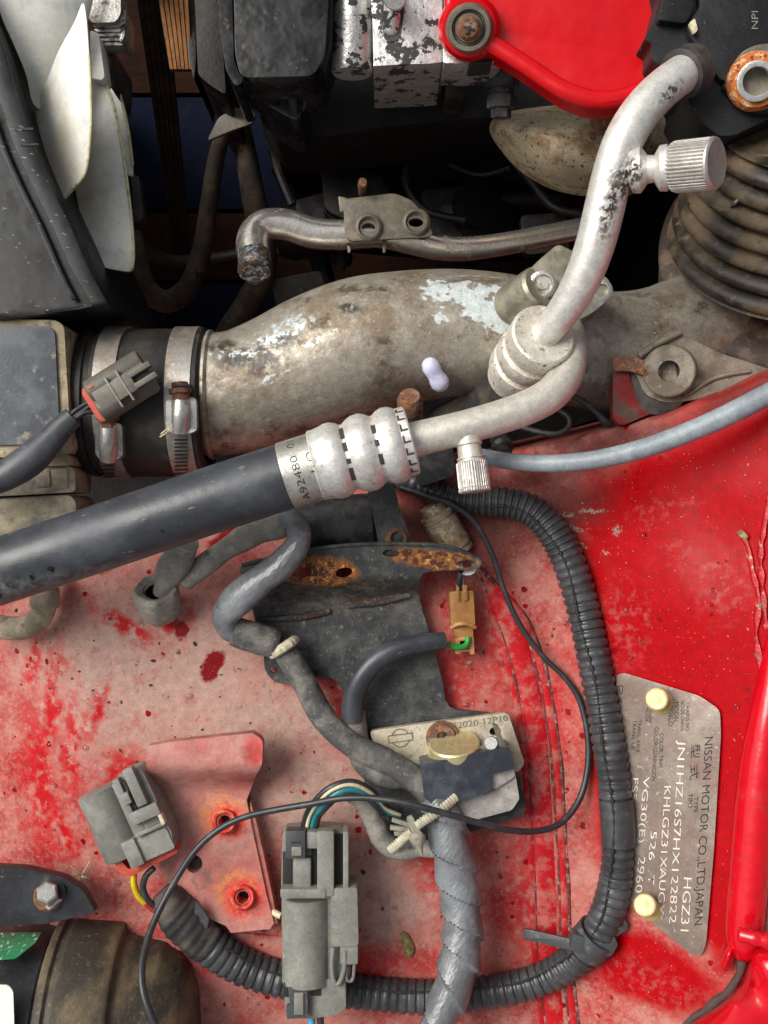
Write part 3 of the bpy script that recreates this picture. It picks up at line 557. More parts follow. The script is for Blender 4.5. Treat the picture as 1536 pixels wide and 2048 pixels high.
M['leaf'] = mat('dried_brown_leaf', '#6b5a38', .8, layers=[dict(c='#8f8458', s=10, lo=.5, hi=.62)], bump=[(6, 1, 3)])
M['straw'] = mat('pale_straw_fibre', '#cdbf9a', .7)
M['dirt'] = mat('dark_dirt_crumbs', '#40362d', .9, layers=[dict(c='#9a8d78', s=60, lo=.5, hi=.52)])
M['copper_end'] = mat('burnt_crusted_pipe_end', '#4b4640', .5, .5, layers=[dict(c='#8f9aa2', s=12, lo=.52, hi=.6), dict(c='#a87a58', s=9, lo=.58, hi=.66), dict(c='#241f1c', s=9, lo=.58, hi=.64, seed=9)], bump=[(6, 3, 4)])
M['water'] = mat('clear_water', '#ffffff', .02, trans=1.0, grit=0)
M['seam_grime'] = mat('grimy_seam_line', '#5a2a26', .8, layers=[dict(c='#8b776a', s=16, lo=.5, hi=.64), dict(c='#2e1816', s=9, lo=.58, hi=.66)])
M['seam_red'] = mat('red_pressed_seam_paint', '#b3141c', .4, spec=.25, layers=[dict(c='#b06a62', s=40, lo=.45, hi=.62, r=.75, a=.8, det=8, nr=.7), dict(c='#6d2a26', s=30, lo=.62, hi=.72, a=.7), dict(c='#d8cbc0', s=5, lo=.70, hi=.75, a=.5)])
M['rust_pale'] = mat('pale_corroded_solenoid_metal', '#9a8d76', .7, .25, grit=.34, layers=[dict(c='#c4bba6', s=18, lo=.48, hi=.62, a=.8), dict(c='#7a5a36', s=40, lo=.50, hi=.66, a=.8), dict(c='#4b3a2a', s=9, lo=.62, hi=.68)], bump=[(6, 1.6, 4)])

# ------------------------------------------------------------------ the setting: ground far below the engine bay
g = link('ground', sheet([-9000, 9000], [-9000, 11000], lambda x, y: -2100), M['ground']); g['kind'] = 'structure'; g['label'] = 'dark ground far below the engine bay'
fr0 = frame(0, 0, 0)
for (y0, y1, m) in ((-420, -60, 'board_brown'), (-50, 186, 'board_brown'), (194, 418, 'board_blue'), (426, 560, 'board_brown'), (568, 760, 'board_blue')):
    link('plank', box(fr0, -500, 1100, y0, y1, -2050, -2095, bev=6), M[m], g)

# ------------------------------------------------------------------ car body: red inner fender, side panel, rail, welded bracket
EDGE = [(-900, 1240), (-300, 1190), (0, 1135), (200, 1060), (400, 990), (600, 950), (800, 935), (960, 925), (1030, 905), (1120, 885), (1220, 862), (1320, 838), (1420, 800), (1536, 752), (1750, 660), (2300, 420)]
def ye(x):
    for a, b in zip(EDGE, EDGE[1:]):
        if x <= b[0]: return lerp(a[1], b[1], sstep(0, 1, (x - a[0]) / (b[0] - a[0])) * .4 + .6 * (x - a[0]) / (b[0] - a[0]))
    return EDGE[-1][1]
body = thing('car_body', 'red inner fender panel, dusty pink at left and clean red at right', 'car body', 700, 1500, -60)
xs = rng(-900, -40, 12)[:-1] + rng(-40, 1580, 150)[:-1] + rng(1580, 2300, 10)
ts = [-30, -22, -14, -8, -3, 0, 4, 9, 15, 24, 36, 50] + rng(64, 1300, 90) + rng(1360, 2200, 8)
dz = {-30: -2000, -22: -700, -14: -150, -8: -34, -3: -9, 0: -3, 4: -.5}
bm = bmesh.new(); gr = []
for t in ts:
    row = []
    for x in xs:
        y = ye(x) + t
        row.append(bm.verts.new(P(x, y, zap(x, y) + dz.get(t, 0) if t > -20 else dz[t])))
    gr.append(row)
for a, b in zip(gr, gr[1:]):
    for j in range(len(xs) - 1): bm.faces.new((a[j], b[j], b[j + 1], a[j + 1]))
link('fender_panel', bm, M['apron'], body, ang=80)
# pressed seam running down the fold of the panel
for off, w, h in ((0, 23, .20), (34, 9, .35), (-30, 7, .3)):
    pts = [(945, 1120), (975, 1165), (1012, 1230), (1042, 1310), (1065, 1410), (1080, 1520), (1088, 1640), (1096, 1780), (1100, 1900), (1118, 2070)]
    pts = [(x + off * sstep(1100, 1260, y), y, zap(x + off, y) + 1, w * lerp(.25, 1, sstep(1110, 1260, y))) for x, y in pts]
    link('seam', tube(pts, seg=12, flat=h, res=12), M['seam_red'], body, ang=80)
for off in (-24, 24, 42):
    pts = [(945, 1120), (975, 1165), (1012, 1230), (1042, 1310), (1065, 1410), (1080, 1520), (1088, 1640), (1096, 1780), (1100, 1900), (1118, 2070)]
    link('seam_line', tube([(x + off * sstep(1100, 1260, y), y, zap(x + off, y) + .5, 3.2) for x, y in pts], seg=8, flat=.7, res=12, rfun=lambda s, th, r: r * (1 + .5 * math.sin(s * .043) * math.sin(s * .017))), M['seam_grime'], body, ang=80)
# round pressed step low in the panel
link('pressed_ledge', tube([(380, 1885, 2, 30), (600, 1905, 0, 30), (800, 1930, -10, 32), (1000, 1950, -14, 32), (1100, 1975, -14, 30)], seg=14, flat=.28, res=14), M['apron'], body, ang=80)
# right-hand rail and the flared flange in the lower right corner
rail = [(1560, 1240, 258, 20), (1546, 1340, 262, 26), (1530, 1440, 262, 32), (1515, 1540, 258, 36), (1506, 1640, 256, 38), (1498, 1740, 254, 38), (1490, 1830, 252, 38), (1486, 1880, 250, 34), (1486, 1910, 246, 22)]
link('rail', tube(rail, seg=28, flat=1.15, res=10), M['red_body'], body, ang=80)
fcv = catmull([(1290, 2130), (1372, 2056), (1436, 2012), (1478, 1970), (1494, 1926), (1502, 1896), (1524, 1880), (1570, 1874), (1680, 1870)], 6)
bm = bmesh.new(); gr = []
for t in [0, 3, 8, 16, 28, 45, 70, 110, 170, 260]:
    gr.append([bm.verts.new(P(lerp(x, 1760, t / 620), lerp(y, 2330, t / 620), 236 + 92 * (1 - math.exp(-t / 22)) + .06 * t - 24 * math.exp(-((i_ - 20) / 7) ** 2) * (t > 30))) for i_, (x, y) in enumerate(fcv)])
for a, b in zip(gr, gr[1:]):
    for j_ in range(len(fcv) - 1): bm.faces.new((a[j_], b[j_], b[j_ + 1], a[j_ + 1]))
link('flange', bm, M['red_body'], body, ang=80)
link('seam_sealer', tube([(1296, 2116, 128, 7), (1370, 2050, 178, 7), (1430, 2006, 212, 8), (1470, 1966, 238, 9), (1484, 1922, 248, 9), (1486, 1884, 254, 8)], seg=10, res=6, rfun=lambda s, th, r: r * (1 + .2 * math.sin(s * .11 + 2 * math.sin(th)) + .15 * math.sin(s * .043))), M['sealer'], body, ang=80)
link('paint_blister', dome(ellipse(1458, 1912, 14, 32, 18, 14), 246, 26, skirt=12), M['red_body'], body, ang=80)
link('rail_clip', tube([(1478, 1868, 320, 14), (1500, 1874, 330, 15), (1525, 1880, 335, 16), (1560, 1886, 340, 15)], seg=12, res=6, rfun=lambda s, th, r: r * (1 + .12 * math.sin(s * .32))), M['red_body'], body, ang=80)
# flaked paint edge on the far right
for q in range(2):
    link('flaked_edge', strip([[(1482, 1064), (1496, 1095), (1506, 1145), (1518, 1200), (1513, 1270), (1520, 1340), (1513, 1420), (1508, 1500)], [(1540, 985), (1530, 1050), (1522, 1110), (1526, 1180), (1534, 1260)]][q], (lambda t: 5 + 5 * abs(math.sin(t * 17)) + 3 * math.sin(t * 41)), lambda x, y: zap(x, y) + 6, 10, bev=2, n=10), M['red_chip'], body)
link('curled_flake', strip([(1478, 1062), (1486, 1070), (1494, 1077)], lambda t: 8 + 5 * math.sin(t * 3.1), lambda x, y: zap(x, y) + 9, 3, bev=1), M['leaf'], body)

# welded red bracket with two threaded bosses
zb = lambda x, y: lerp(112, 50, sstep(1528, 1584, y)) - 8 * sstep(1505, 1460, y) - 26 * sstep(400, 300, x) * sstep(1500, 1800, y)
out = [(296, 1492)] + [(340, 1484), (420, 1475), (505, 1466)] + rounded([(505, 1466), (526, 1480), (524, 1534), (490, 1574)], 14)[5:15] + [(493, 1600), (503, 1650), (518, 1720), (533, 1790), (548, 1846), (540, 1858), (500, 1862), (462, 1866), (452, 1852), (420, 1838), (380, 1812), (345, 1785), (322, 1740), (308, 1680), (300, 1600), (294, 1560), (292, 1520)]
wb = link('welded_bracket', folded_plate(out, zb, 30, ycuts=(1500, 1528, 1540, 1550, 1560, 1570, 1584, 1650, 1720, 1790), xcuts=(340, 380, 420), holes=[ellipse(388, 1728, 17, 18, 20), ellipse(452, 1641, 12, 13, 18), ellipse(486, 1793, 12, 13, 18)], bev=4), M['red_dust_bracket'], body, ang=60)
link('side_web', plate([(500, 1600), (512, 1640), (528, 1710), (543, 1780), (556, 1848), (546, 1850), (530, 1785), (514, 1712), (497, 1640)], lambda x, y: 44, 44, bev=3), M['red_dust_bracket'], body)
for (x, y) in ((447, 1643), (484, 1795)):
    link('threaded_boss', lathe((x + 1, y, 60), (x + 2, y, 20), [(0, 15), (-.10, 17), (-.12, 21), (-.02, 24), (.25, 25), (.28, 13), (.1, 13.5), (0, 15)], seg=28, caps=False), M['red_dust_bracket'], wb)
    b2 = bmesh.new()
    for i in range(5): lathe_into(b2, (x + 2, y, 56 - i * 7), (x + 2, y, 52 - i * 7), [(0, 14.5), (.5, 12), (1, 14.5)], seg=24, caps=False)
    link('thread', b2, M['bright_steel'], wb)
link('hole_shade_cup', lathe((388, 1728, 40), (388, 1728, 24), [(0, 20), (1, 20), (1, 0.0)], seg=24, caps=False), M['slot_dark'], wb)  # dark cup closing the hole, the shade inside is put into its colour

# ------------------------------------------------------------------ engine mass behind everything
eng = thing('engine', 'dark oily engine block side in the deep gap under the alloy head', 'engine', 800, 150, -1500)
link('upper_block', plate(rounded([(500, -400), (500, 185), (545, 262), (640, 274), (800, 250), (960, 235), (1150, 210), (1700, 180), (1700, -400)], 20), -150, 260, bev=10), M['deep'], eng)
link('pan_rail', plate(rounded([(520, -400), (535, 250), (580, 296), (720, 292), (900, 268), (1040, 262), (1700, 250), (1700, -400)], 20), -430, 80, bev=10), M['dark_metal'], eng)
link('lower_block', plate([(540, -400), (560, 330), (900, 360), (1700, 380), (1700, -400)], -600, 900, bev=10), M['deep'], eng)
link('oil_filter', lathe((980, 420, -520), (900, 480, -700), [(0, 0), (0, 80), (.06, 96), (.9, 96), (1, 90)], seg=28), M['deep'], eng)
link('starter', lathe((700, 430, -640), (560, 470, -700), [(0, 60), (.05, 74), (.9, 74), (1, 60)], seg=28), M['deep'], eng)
link('mount_arm', plate(rounded([(640, 330), (760, 345), (800, 430), (760, 470), (650, 420)], 18), -520, 60, bev=8), M['dark_metal'], eng)
for i, pth in enumerate(([(830, 300, -450, 8), (810, 360, -440, 8), (850, 420, -430, 8), (930, 440, -430, 8)], [(545, 300, -500, 9), (560, 350, -480, 9), (585, 410, -470, 9)], [(900, 330, -500, 7), (960, 350, -470, 7), (1020, 335, -450, 7)])):
    link('wire_run', tube(pth, seg=8), M['dark_metal'], eng)
for pth in ([(250, 470, -900, 14), (330, 520, -950, 14), (420, 520, -980, 14), (560, 500, -960, 14), (700, 520, -900, 14)], [(560, 330, -760, 20), (600, 420, -800, 20), (640, 520, -820, 20), (660, 620, -820, 20)], [(760, 300, -700, 12), (740, 380, -720, 12), (690, 460, -740, 12), (680, 540, -760, 12)], [(1010, 300, -420, 10), (1060, 360, -400, 10), (1120, 420, -380, 10), (1240, 430, -360, 10)], [(880, 500, -520, 16), (920, 440, -540, 16), (1000, 400, -560, 16), (1120, 400, -560, 16)]):
    link('lower_line', tube(pth, seg=12, res=14), M['dark_metal'], eng)
for (poly, zz) in (([(590, 400), (650, 385), (690, 430), (670, 480), (600, 470)], -560), ([(840, 380), (930, 372), (950, 470), (860, 480)], -500), ([(1040, 430), (1130, 425), (1140, 500), (1050, 510)], -420), ([(540, 560), (640, 540), (660, 600), (560, 640)], -700)):
    link('lower_bracket', plate(rounded(poly, 12), zz, 40, bev=6), M['dark_metal'], eng)
    cx_ = sum(p[0] for p in poly) / len(poly); cy_ = sum(p[1] for p in poly) / len(poly)
    link('lower_bolt', lathe((cx_, cy_, zz), (cx_, cy_, zz + 24), [(0, 22), (.2, 22), (.22, 16), (1, 15), (1, 0)], seg=6), M['dark_metal2'], eng)
# fender side cross member under the intake pipe and firewall mass at right (both only glimpsed in the dark)
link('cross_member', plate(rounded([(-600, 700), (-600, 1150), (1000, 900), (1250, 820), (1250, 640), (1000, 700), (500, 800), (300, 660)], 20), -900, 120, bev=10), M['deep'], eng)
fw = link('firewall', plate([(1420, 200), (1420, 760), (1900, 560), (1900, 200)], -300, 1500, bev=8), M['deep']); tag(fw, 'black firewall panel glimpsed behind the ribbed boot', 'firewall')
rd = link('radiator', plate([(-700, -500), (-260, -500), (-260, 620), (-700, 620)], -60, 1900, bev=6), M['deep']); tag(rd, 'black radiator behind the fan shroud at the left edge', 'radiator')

# ------------------------------------------------------------------ top left: fan, shroud, belts
sh = thing('fan_shroud', 'scuffed black plastic fan shroud with raised lip at the upper left', 'shroud', 60, 500, -300)
edge = catmull([(-60, -70), (-2, 70), (28, 175), (60, 275), (98, 362), (140, 448), (178, 535), (216, 606)], 6)
zs = lambda x, y: 118 - .10 * (606 - y) * .3 - 60 * sstep(-20, -200, x)
link('shroud_wall', plate(edge + [(160, 618), (90, 628), (0, 638), (-220, 650), (-260, -70)], zs, 620, bev=6), M['shroud'], sh)
inner = [(x - 36 * (1 if y < 500 else lerp(1, .9, (y - 500) / 100)), y + 6) for x, y in edge]
link('lip', plate(edge + inner[::-1], lambda x, y: zs(x, y) + 15, 15, bev=4), M['shroud'], sh)
i2 = [(x - 52, y + 10) for x, y in edge if y < 590]; i3 = [(x - 64, y + 12) for x, y in edge if y < 590]
link('rib', plate(i2 + i3[::-1], lambda x, y: zs(x, y) + 7, 8, bev=3), M['shroud'], sh)
for yy in (259, 290):
    link('moulding_mark', strip([(30 + (yy - 259) * .35, yy), (66 + (yy - 259) * .35, yy - 2)], 4, lambda x, y: zs(x, y) + 17, 3), M['shroud'], sh)

fan = thing('cooling_fan', 'yellowed white plastic cooling fan with finned silver clutch', 'fan', 150, 100, -200)
def blade(outline, z0, gx, gy, curl, rimpts, m='fan'):
    n = len(outline); cx = sum(p[0] for p in outline) / n
    zf = lambda x, y: z0 + gx * (x - cx) + gy * (y - 200) - curl * ((x - cx) / 80) ** 2 * 10
    bm = dome(outline, 0, 0, rings=7)
    bmesh.ops.delete(bm, geom=[], context='VERTS')
    me_pts = {}
    for v in bm.verts:
        px = v.co.x / S + 768; py = 1024 - v.co.y / S; v.co = P(px, py, zf(px, py))
    bmesh.ops.recalc_face_normals(bm, faces=bm.faces)
    r = bmesh.ops.extrude_face_region(bm, geom=bm.faces[:])
    for v in [e for e in r['geom'] if isinstance(e, bmesh.types.BMVert)]: v.co.z -= 9 * S
    b = link('blade', bm, M[m], fan, ang=50)
    if rimpts: link('blade_edge', tube([(x, y, zf(x, y) + 1, 3.2) for x, y in rimpts], seg=8), M['fan_rim'], b)
    return b
o0 = catmull([(-16, -60), (0, 24), (28, 90), (52, 149), (66, 206), (90, 215), (118, 160), (150, 90), (176, 30), (172, -60)], 4, closed=True)
blade(o0, 6, -.35, -.1, 1.5, None)
o1 = catmull([(166, 6), (148, 46), (118, 100), (98, 150), (78, 200), (70, 245), (86, 310), (118, 398), (128, 396), (150, 372), (170, 345), (178, 300), (182, 240), (181, 170), (178, 110), (174, 50)], 4, closed=True)
blade(o1, 52, .45, -.12, 3.4, [(122, 398), (150, 372), (170, 345), (178, 300), (182, 240), (181, 170), (178, 110)])
o2 = catmull([(165, 100), (182, 150), (207, 158), (222, 195), (235, 245), (248, 320), (262, 430), (267, 510), (263, 540), (240, 541), (205, 533), (182, 518), (166, 450), (152, 385), (140, 280)], 4, closed=True)
blade(o2, -100, .1, .05, 2.4, [(207, 158), (222, 195), (235, 245), (248, 320), (262, 430), (267, 510), (263, 538)])
o3 = catmull([(196, 140), (222, 148), (240, 190), (256, 260), (265, 330), (263, 352), (245, 330), (220, 230)], 4, closed=True)
blade(o3, -250, .2, 0, .5, [(222, 148), (240, 190), (256, 260), (265, 330)])
link('blade_root', plate(rounded([(180, 60), (197, 66), (209, 152), (204, 160), (181, 156)], 6), -70, 60, bev=4), M['fan'], fan)
cl = link('fan_clutch', plate(rounded([(172, -70), (240, -70), (242, 26), (232, 44), (184, 46), (176, 34)], 12), -70, 60, bev=8, bseg=3), M['clutch'], fan)
for i in range(6):
    y = 40 + i * 9
    link('fin', plate(rounded([(184 + i * 2, y), (236 + i * 1.5, y - 2), (246 + i * .6, y - 8), (248 + i * .6, y - 2), (240 + i, y + 5), (187 + i * 2, y + 6)], 3), -86 - i * 4, 40, bev=2), M['clutch'], cl)
link('clutch_rim', plate(rounded([(243, 18), (252, 20), (249, 70), (244, 84), (239, 82), (243, 62)], 4), -96, 80, bev=3), M['clutch'], cl)
link('water_pump_nose', plate(rounded([(196, 84), (222, 86), (222, 130), (218, 170), (206, 150)], 8), -150, 200, bev=5), M['dark_metal2'], fan)
t = link('fan_blade_tip_bracket', plate(rounded([(262, 350), (278, 352), (287, 430), (284, 442), (268, 446)], 5), -420, 40, bev=3), M['dark_metal2']); t.name = 'lower_bracket'
tag(t, 'small dark steel bracket tip just right of the fan blades', 'bracket')

def belt(name, label, x0, x1, y1, w0, w1, z0, z1, ribs, m, ribm, y0=-60, taper_end=False, lt=1.0):
    t_ = thing(name, label, 'drive belt', x0, 0, z1)
    bm = bmesh.new(); n = 14; rows = []
    path = [(lerp(x0, x1, i / n), lerp(y0, y1, i / n), lerp(z0, z1, i / n)) for i in range(n + 1)]
    def rib(o0, o1, dz0, th):
        b = bmesh.new(); L = []
        for i, (x, y, z) in enumerate(path):
            w = lerp(w0, w1, i / n)
            a = P(x + o0 * w, y, z + dz0); c = P(x + o1 * w, y, z + dz0)
            dn = Vector((0, 0, -th * S)); L.append([b.verts.new(q) for q in (a, c, c + dn, a + dn)])
        for p, q in zip(L, L[1:]):
            for j in range(4): b.faces.new((p[j], q[j], q[(j + 1) % 4], p[(j + 1) % 4]))
        b.faces.new(L[0]); b.faces.new(L[-1]); return b
    link('belt_back', rib(-.5, .5, 0, 16), M[m], t_)
    for i in range(ribs):
        a = -.5 + (i + .12) / ribs; c = -.5 + (i + .88) / ribs
        link('belt_rib', rib(a, c, 14, 14), M[ribm], t_)
    return t_
belt('drive_belt', 'long black ribbed belt running down into the dark right of the fan', 296, 372, 560, 62, 30, -240, -1500, 5, 'belt', 'belt')
belt('drive_belt', 'short tan ribbed belt worn to a toothed edge beside black belt', 340, 362, 138, 66, 46, -330, -420, 6, 'belt', 'belt_tan')
pl = thing('pulley_cover', 'dull black upright housing between the belts and timing cover', 'cover', 410, 0, -500)
link('housing', plate(rounded([(386, -80), (440, -80), (446, 100), (452, 190), (420, 170), (396, 150)], 10), -260, 500, bev=8), M['dark_metal'], pl)
link('housing_edge', plate(rounded([(362, -80), (388, -80), (392, 120), (388, 160), (378, 120)], 6), -380, 300, bev=6), M['dark_metal'], pl)

# lower hoses and strap in the dark gap
h1 = link('radiator_hose', tube([(452, 245, -560, 15), (432, 320, -620, 17), (418, 410, -660, 18), (404, 500, -690, 20), (378, 572, -700, 22), (336, 603, -705, 23), (296, 580, -700, 22), (276, 520, -700, 20), (268, 470, -720, 18)], seg=16, res=10), M['hose_deep'])
tag(h1, 'muddy U-shaped rubber hose low in the gap below the belts', 'hose')
h2 = link('coolant_hose', tube([(478, 240, -620, 20), (494, 320, -640, 22), (508, 400, -660, 24), (524, 470, -680, 26), (526, 540, -690, 26), (500, 600, -700, 26), (458, 670, -720, 28), (430, 740, -730, 28)], seg=16, res=10), M['hose_deep'])
tag(h2, 'thick muddy hose passing behind the cut end of coolant pipe', 'hose')
st = link('hose_strap', plate(rounded([(414, 282), (436, 236), (470, 214), (512, 226), (505, 246), (460, 262)], 8), lambda x, y: -430 + .4 * (x - 414), 12, bev=4), M['bracket_steel']); tag(st, 'small shiny wet steel strap over the lower hose below timing cover', 'strap')

# ------------------------------------------------------------------ timing cover, cylinder head, red cover
tc = thing('timing_cover', 'worn black box-shaped timing cover with spout at the top', 'engine cover', 560, 60, -100)
link('cover_face', plate(rounded([(466, -80), (470, 110), (482, 156), (628, 152), (650, 110), (662, -80)], 18), lambda x, y: 170 + .04 * (x - 560), 180, bev=12, bseg=4), M['cover_black'], tc)
link('cover_side', plate(rounded([(434, -80), (462, -80), (468, 120), (486, 166), (470, 172), (452, 140), (440, 60)], 8), 110, 200, bev=8, bseg=3), M['cover_black'], tc)
link('cover_side', plate(rounded([(656, -80), (668, -80), (664, 90), (648, 142), (636, 154), (652, 100)], 4), 140, 160, bev=4), M['cover_black'], tc)
link('ledge', tube([(480, 164, 70, 16), (510, 168, 72, 16), (550, 170, 66, 14), (600, 166, 60, 12), (640, 152, 60, 10)], seg=14), M['cover_black'], tc)
link('spout', plate(rounded([(500, 178), (548, 176), (556, 215), (566, 180), (604, 168), (612, 185), (600, 236), (588, 240), (540, 214)], 8), 40, 200, bev=8), M['cover_black'], tc)
link('spout_rib', tube([(584, 172, 62, 13), (586, 200, 52, 11), (592, 236, 34, 6)], seg=12), M['cover_black'], tc)
link('spout_rib', tube([(622, 160, 60, 6), (612, 195, 46, 6), (606, 222, 36, 4)], seg=10), M['cover_black'], tc)

hd = thing('cylinder_head', 'bright aluminium cylinder head casting with black chipped patches', 'engine part', 790, 60, -100)
link('head_casting', plate([(735, -80), (745, 40), (747, 132), (800, 129), (860, 127), (884, 124), (890, 60), (886, -80)], 120, 220, bev=7, bseg=3), M['head_alu'], hd)
link('head_boss', lathe((706, -80, 100), (704, 148, 92), [(0, 38), (.97, 40), (1, 36), (1, 0)], seg=32), M['head_alu'], hd)
link('head_boss', lathe((790, -90, 150), (782, 72, 112), [(0, 16), (.95, 17), (1, 12), (1, 0)], seg=20), M['head_alu'], hd)
link('head_pocket', plate(rounded([(752, -80), (768, 30), (768, 76), (778, 84), (798, 80), (806, 40), (820, -80)], 7), 122.5, 4), M['dark_metal2'], hd)
link('plug', lathe((790, -4, 140), (790, -4, 190), [(0, 22), (.9, 22), (1, 19), (1, 0)], seg=28), M['bright_steel'], hd)
link('gasket_edge', plate([(884, -80), (892, -80), (890, 122), (884, 124)], 128, 160, bev=2), M['dark_metal2'], hd)
link('head_flange', plate(rounded([(886, 60), (900, 90), (922, 104), (950, 108), (984, 100), (1010, 112), (1000, 122), (930, 127), (886, 126)], 6), 132, 110, bev=5), M['head_alu'], hd)
link('flange_nut', plate(rounded([(934, 112), (980, 106), (986, 124), (940, 128)], 4), 140, 60, bev=3), M['dark_metal2'], hd)
link('stud', lathe((1006, 112, 40), (1002, 236, 20), [(0, 26), (.28, 26), (.3, 34), (.52, 34), (.54, 24), (.62, 24), (.64, 29), (.84, 29), (.86, 20), (1, 20), (1, 0)], seg=6), M['dark_metal2'], hd)
link('stud', plate(rounded([(890, 128), (932, 128), (934, 176), (892, 180)], 6), -10, 160, bev=5), M['dark_metal'], hd)

rc = thing('red_engine_cover', 'glossy red engine cover with raised rim and big washer bolt', 'engine cover', 1100, 80, 60)
redo = rounded([(892, -80), (892, 46), (900, 84), (922, 104), (956, 106), (984, 98), (1030, 124), (1080, 158), (1130, 194), (1180, 214), (1226, 214), (1300, 190), (1420, 150), (1420, -80)], 14)
link('cover_panel', plate(redo, lambda x, y: 182 + .05 * (x - 1100) + 30 * sstep(60, -40, y) , 60, bev=12, bseg=4), M['red_gloss'], rc)
link('rim', tube([(976, 84, 196, 18), (1010, 104, 198, 18), (1060, 136, 200, 18), (1110, 170, 202, 18), (1150, 190, 204, 19), (1195, 200, 206, 19), (1240, 196, 208, 18), (1290, 178, 210, 17), (1340, 150, 212, 17)], seg=18, flat=.8, res=10), M['red_gloss'], rc)
link('rim', tube([(900, -80, 190, 12), (900, -20, 190, 12), (902, 30, 192, 12), (910, 70, 192, 10)], seg=12, res=10), M['red_gloss'], rc)
link('bolt_boss', lathe((938, 56, 170), (938, 56, 212), [(0, 58), (.8, 54), (1, 48), (1, 0)], seg=36), M['red_gloss'], rc)
wa = link('washer', lathe((938, 56, 212), (938, 56, 228), [(0, 42), (.6, 42), (1, 38), (1.0, 31), (.4, 29), (.4, 26), (1.1, 24), (1.1, 0)], seg=36), M['bracket_steel'], rc)
link('screw_head', lathe((938, 56, 226), (938, 56, 242), [(0, 22), (.6, 21), (1, 15), (1, 0)], seg=28), M['rust'], wa)
b2 = bmesh.new(); f = frame(938, 56, 20); box_into(b2, f, -12, 12, -2.6, 2.6, 243, 236, bev=.5); box_into(b2, f, -2.6, 2.6, -12, 12, 243.4, 236, bev=.5)
link('dark_cross', b2, M['slot_dark'], wa)  # raised dark cross, its colour stands in for the shade of a recess

# ------------------------------------------------------------------ heat shield, black holder top right
hs_ = link('heat_shield', dome(catmull([(980, 252), (1005, 228), (1060, 216), (1150, 208), (1260, 205), (1330, 230), (1330, 330), (1250, 392), (1180, 388), (1110, 374), (1050, 342), (1008, 300)], 5, closed=True), -140, 140, rings=9, power=2.2, skirt=20, cxy=(1130, 280)), M['shield'])
tag(hs_, 'beige rust-speckled pressed heat shield beneath the red cover', 'heat shield')
rb = thing('shield_bolt', 'small dark bolt with washer on the speckled heat shield', 'bolt', 1205, 245, 0)
link('washer', lathe((1208, 244, -40), (1210, 240, 20), [(0, 30), (.6, 28), (.7, 22), (.9, 20), (1, 14), (1, 0)], seg=24), M['rust'], rb)

hb = thing('holder_bracket', 'black plastic holder block at the top right gripping alloy pipe', 'bracket', 1430, 120, 200)
link('holder_body', plate(rounded([(1296, -80), (1318, -4), (1306, 48), (1288, 78), (1305, 88), (1303, 118), (1316, 130), (1352, 138), (1382, 170), (1376, 200), (1392, 228), (1412, 252), (1440, 272), (1470, 270), (1570, 222), (1640, 190), (1640, -80)], 7), lambda x, y: 262 + .05 * (x - 1300), 170, bev=6, bseg=3), M['black_plastic'], hb)
link('holder_lid', plate(rounded([(1392, -80), (1400, 14), (1374, 52), (1380, 72), (1440, 158), (1452, 162), (1446, 172), (1476, 206), (1512, 226), (1640, 216), (1640, -80)], 7), lambda x, y: 282 + .05 * (x - 1300), 30, bev=4), M['black_plastic'], hb)
link('holder_step', plate(rounded([(1308, -80), (1326, 0), (1316, 40), (1372, 46), (1388, 14), (1384, -80)], 8), 285, 40, bev=5), M['black_plastic'], hb)
ey = link('lug', plate(rounded([(1466, 130), (1482, 104), (1510, 90), (1560, 84), (1640, 84), (1640, 214), (1520, 214), (1484, 200), (1468, 172)], 12), 306, 40, bev=5), M['bracket_steel'], hb)
link('rusty_bushing', lathe((1512, 163, 300), (1514, 162, 322), [(0, 50), (.6, 48), (1, 42), (1, 33), (.8, 32)], seg=36, caps=False), M['rust_orange'], ey)
link('bushing_sleeve', lathe((1512, 163, 318), (1514, 162, 330), [(-.4, 34), (1, 33), (1.05, 31), (1, 23.5), (.9, 23), (-4, 23), (-4, 0)], seg=36, caps=False), M['bright_steel'], ey)
link('clip_slot', plate(rounded([(1378, 46), (1390, 36), (1396, 60), (1388, 68)], 4), 302, 8, bev=2), M['cream_wire'], hb)
link('moulded_lettering', text_line('NPI', (1516, 58), (1516, 22), 13, lambda x, y: 293, (-1, 0), lift=1), M['grey_plastic'], hb)

# ------------------------------------------------------------------ coolant pipe with bracket
cp = thing('coolant_pipe', 'bent steel coolant pipe with burnt open end and two-hole bracket', 'pipe', 760, 480, -200)
link('pipe', tube([(508, 512, -70, 33), (505, 488, -88, 33), (512, 464, -104, 32), (535, 449, -112, 31), (575, 450, -118, 31), (625, 466, -124, 31), (680, 470, -128, 30), (760, 466, -136, 30), (820, 480, -146, 29), (870, 494, -156, 26), (930, 498, -170, 24), (1010, 488, -190, 23), (1100, 470, -215, 22), (1200, 450, -240, 22)], seg=22, res=8), M['steel_pipe'], cp)
link('burnt_end', lathe((507, 508, -74), (510, 545, -34), [(0, 33.5), (.4, 34.5), (.82, 33.5), (.96, 31), (1, 24), (.93, 12), (.97, 0)], seg=26, rfun=lambda q, th, r: r * (1 + .06 * math.sin(th * 5 + q[0] * 9) * (q[0] > .3))), M['copper_end'], cp)
link('rust_seam', tube([(500, 452, -74, 8), (512, 474, -66, 9), (522, 494, -58, 6)], seg=8, flat=.5), M['rust'], cp)
br = link('bracket', plate(rounded([(686, 398), (790, 386), (826, 402), (850, 432), (866, 468), (856, 474), (700, 482), (690, 470)], 12), lambda x, y: -78 - .12 * (x - 700), 10, holes=[ellipse(737, 455, 14, 9, 16), ellipse(832, 445, 15, 9, 16)], bev=3), M['bracket_steel'], cp)
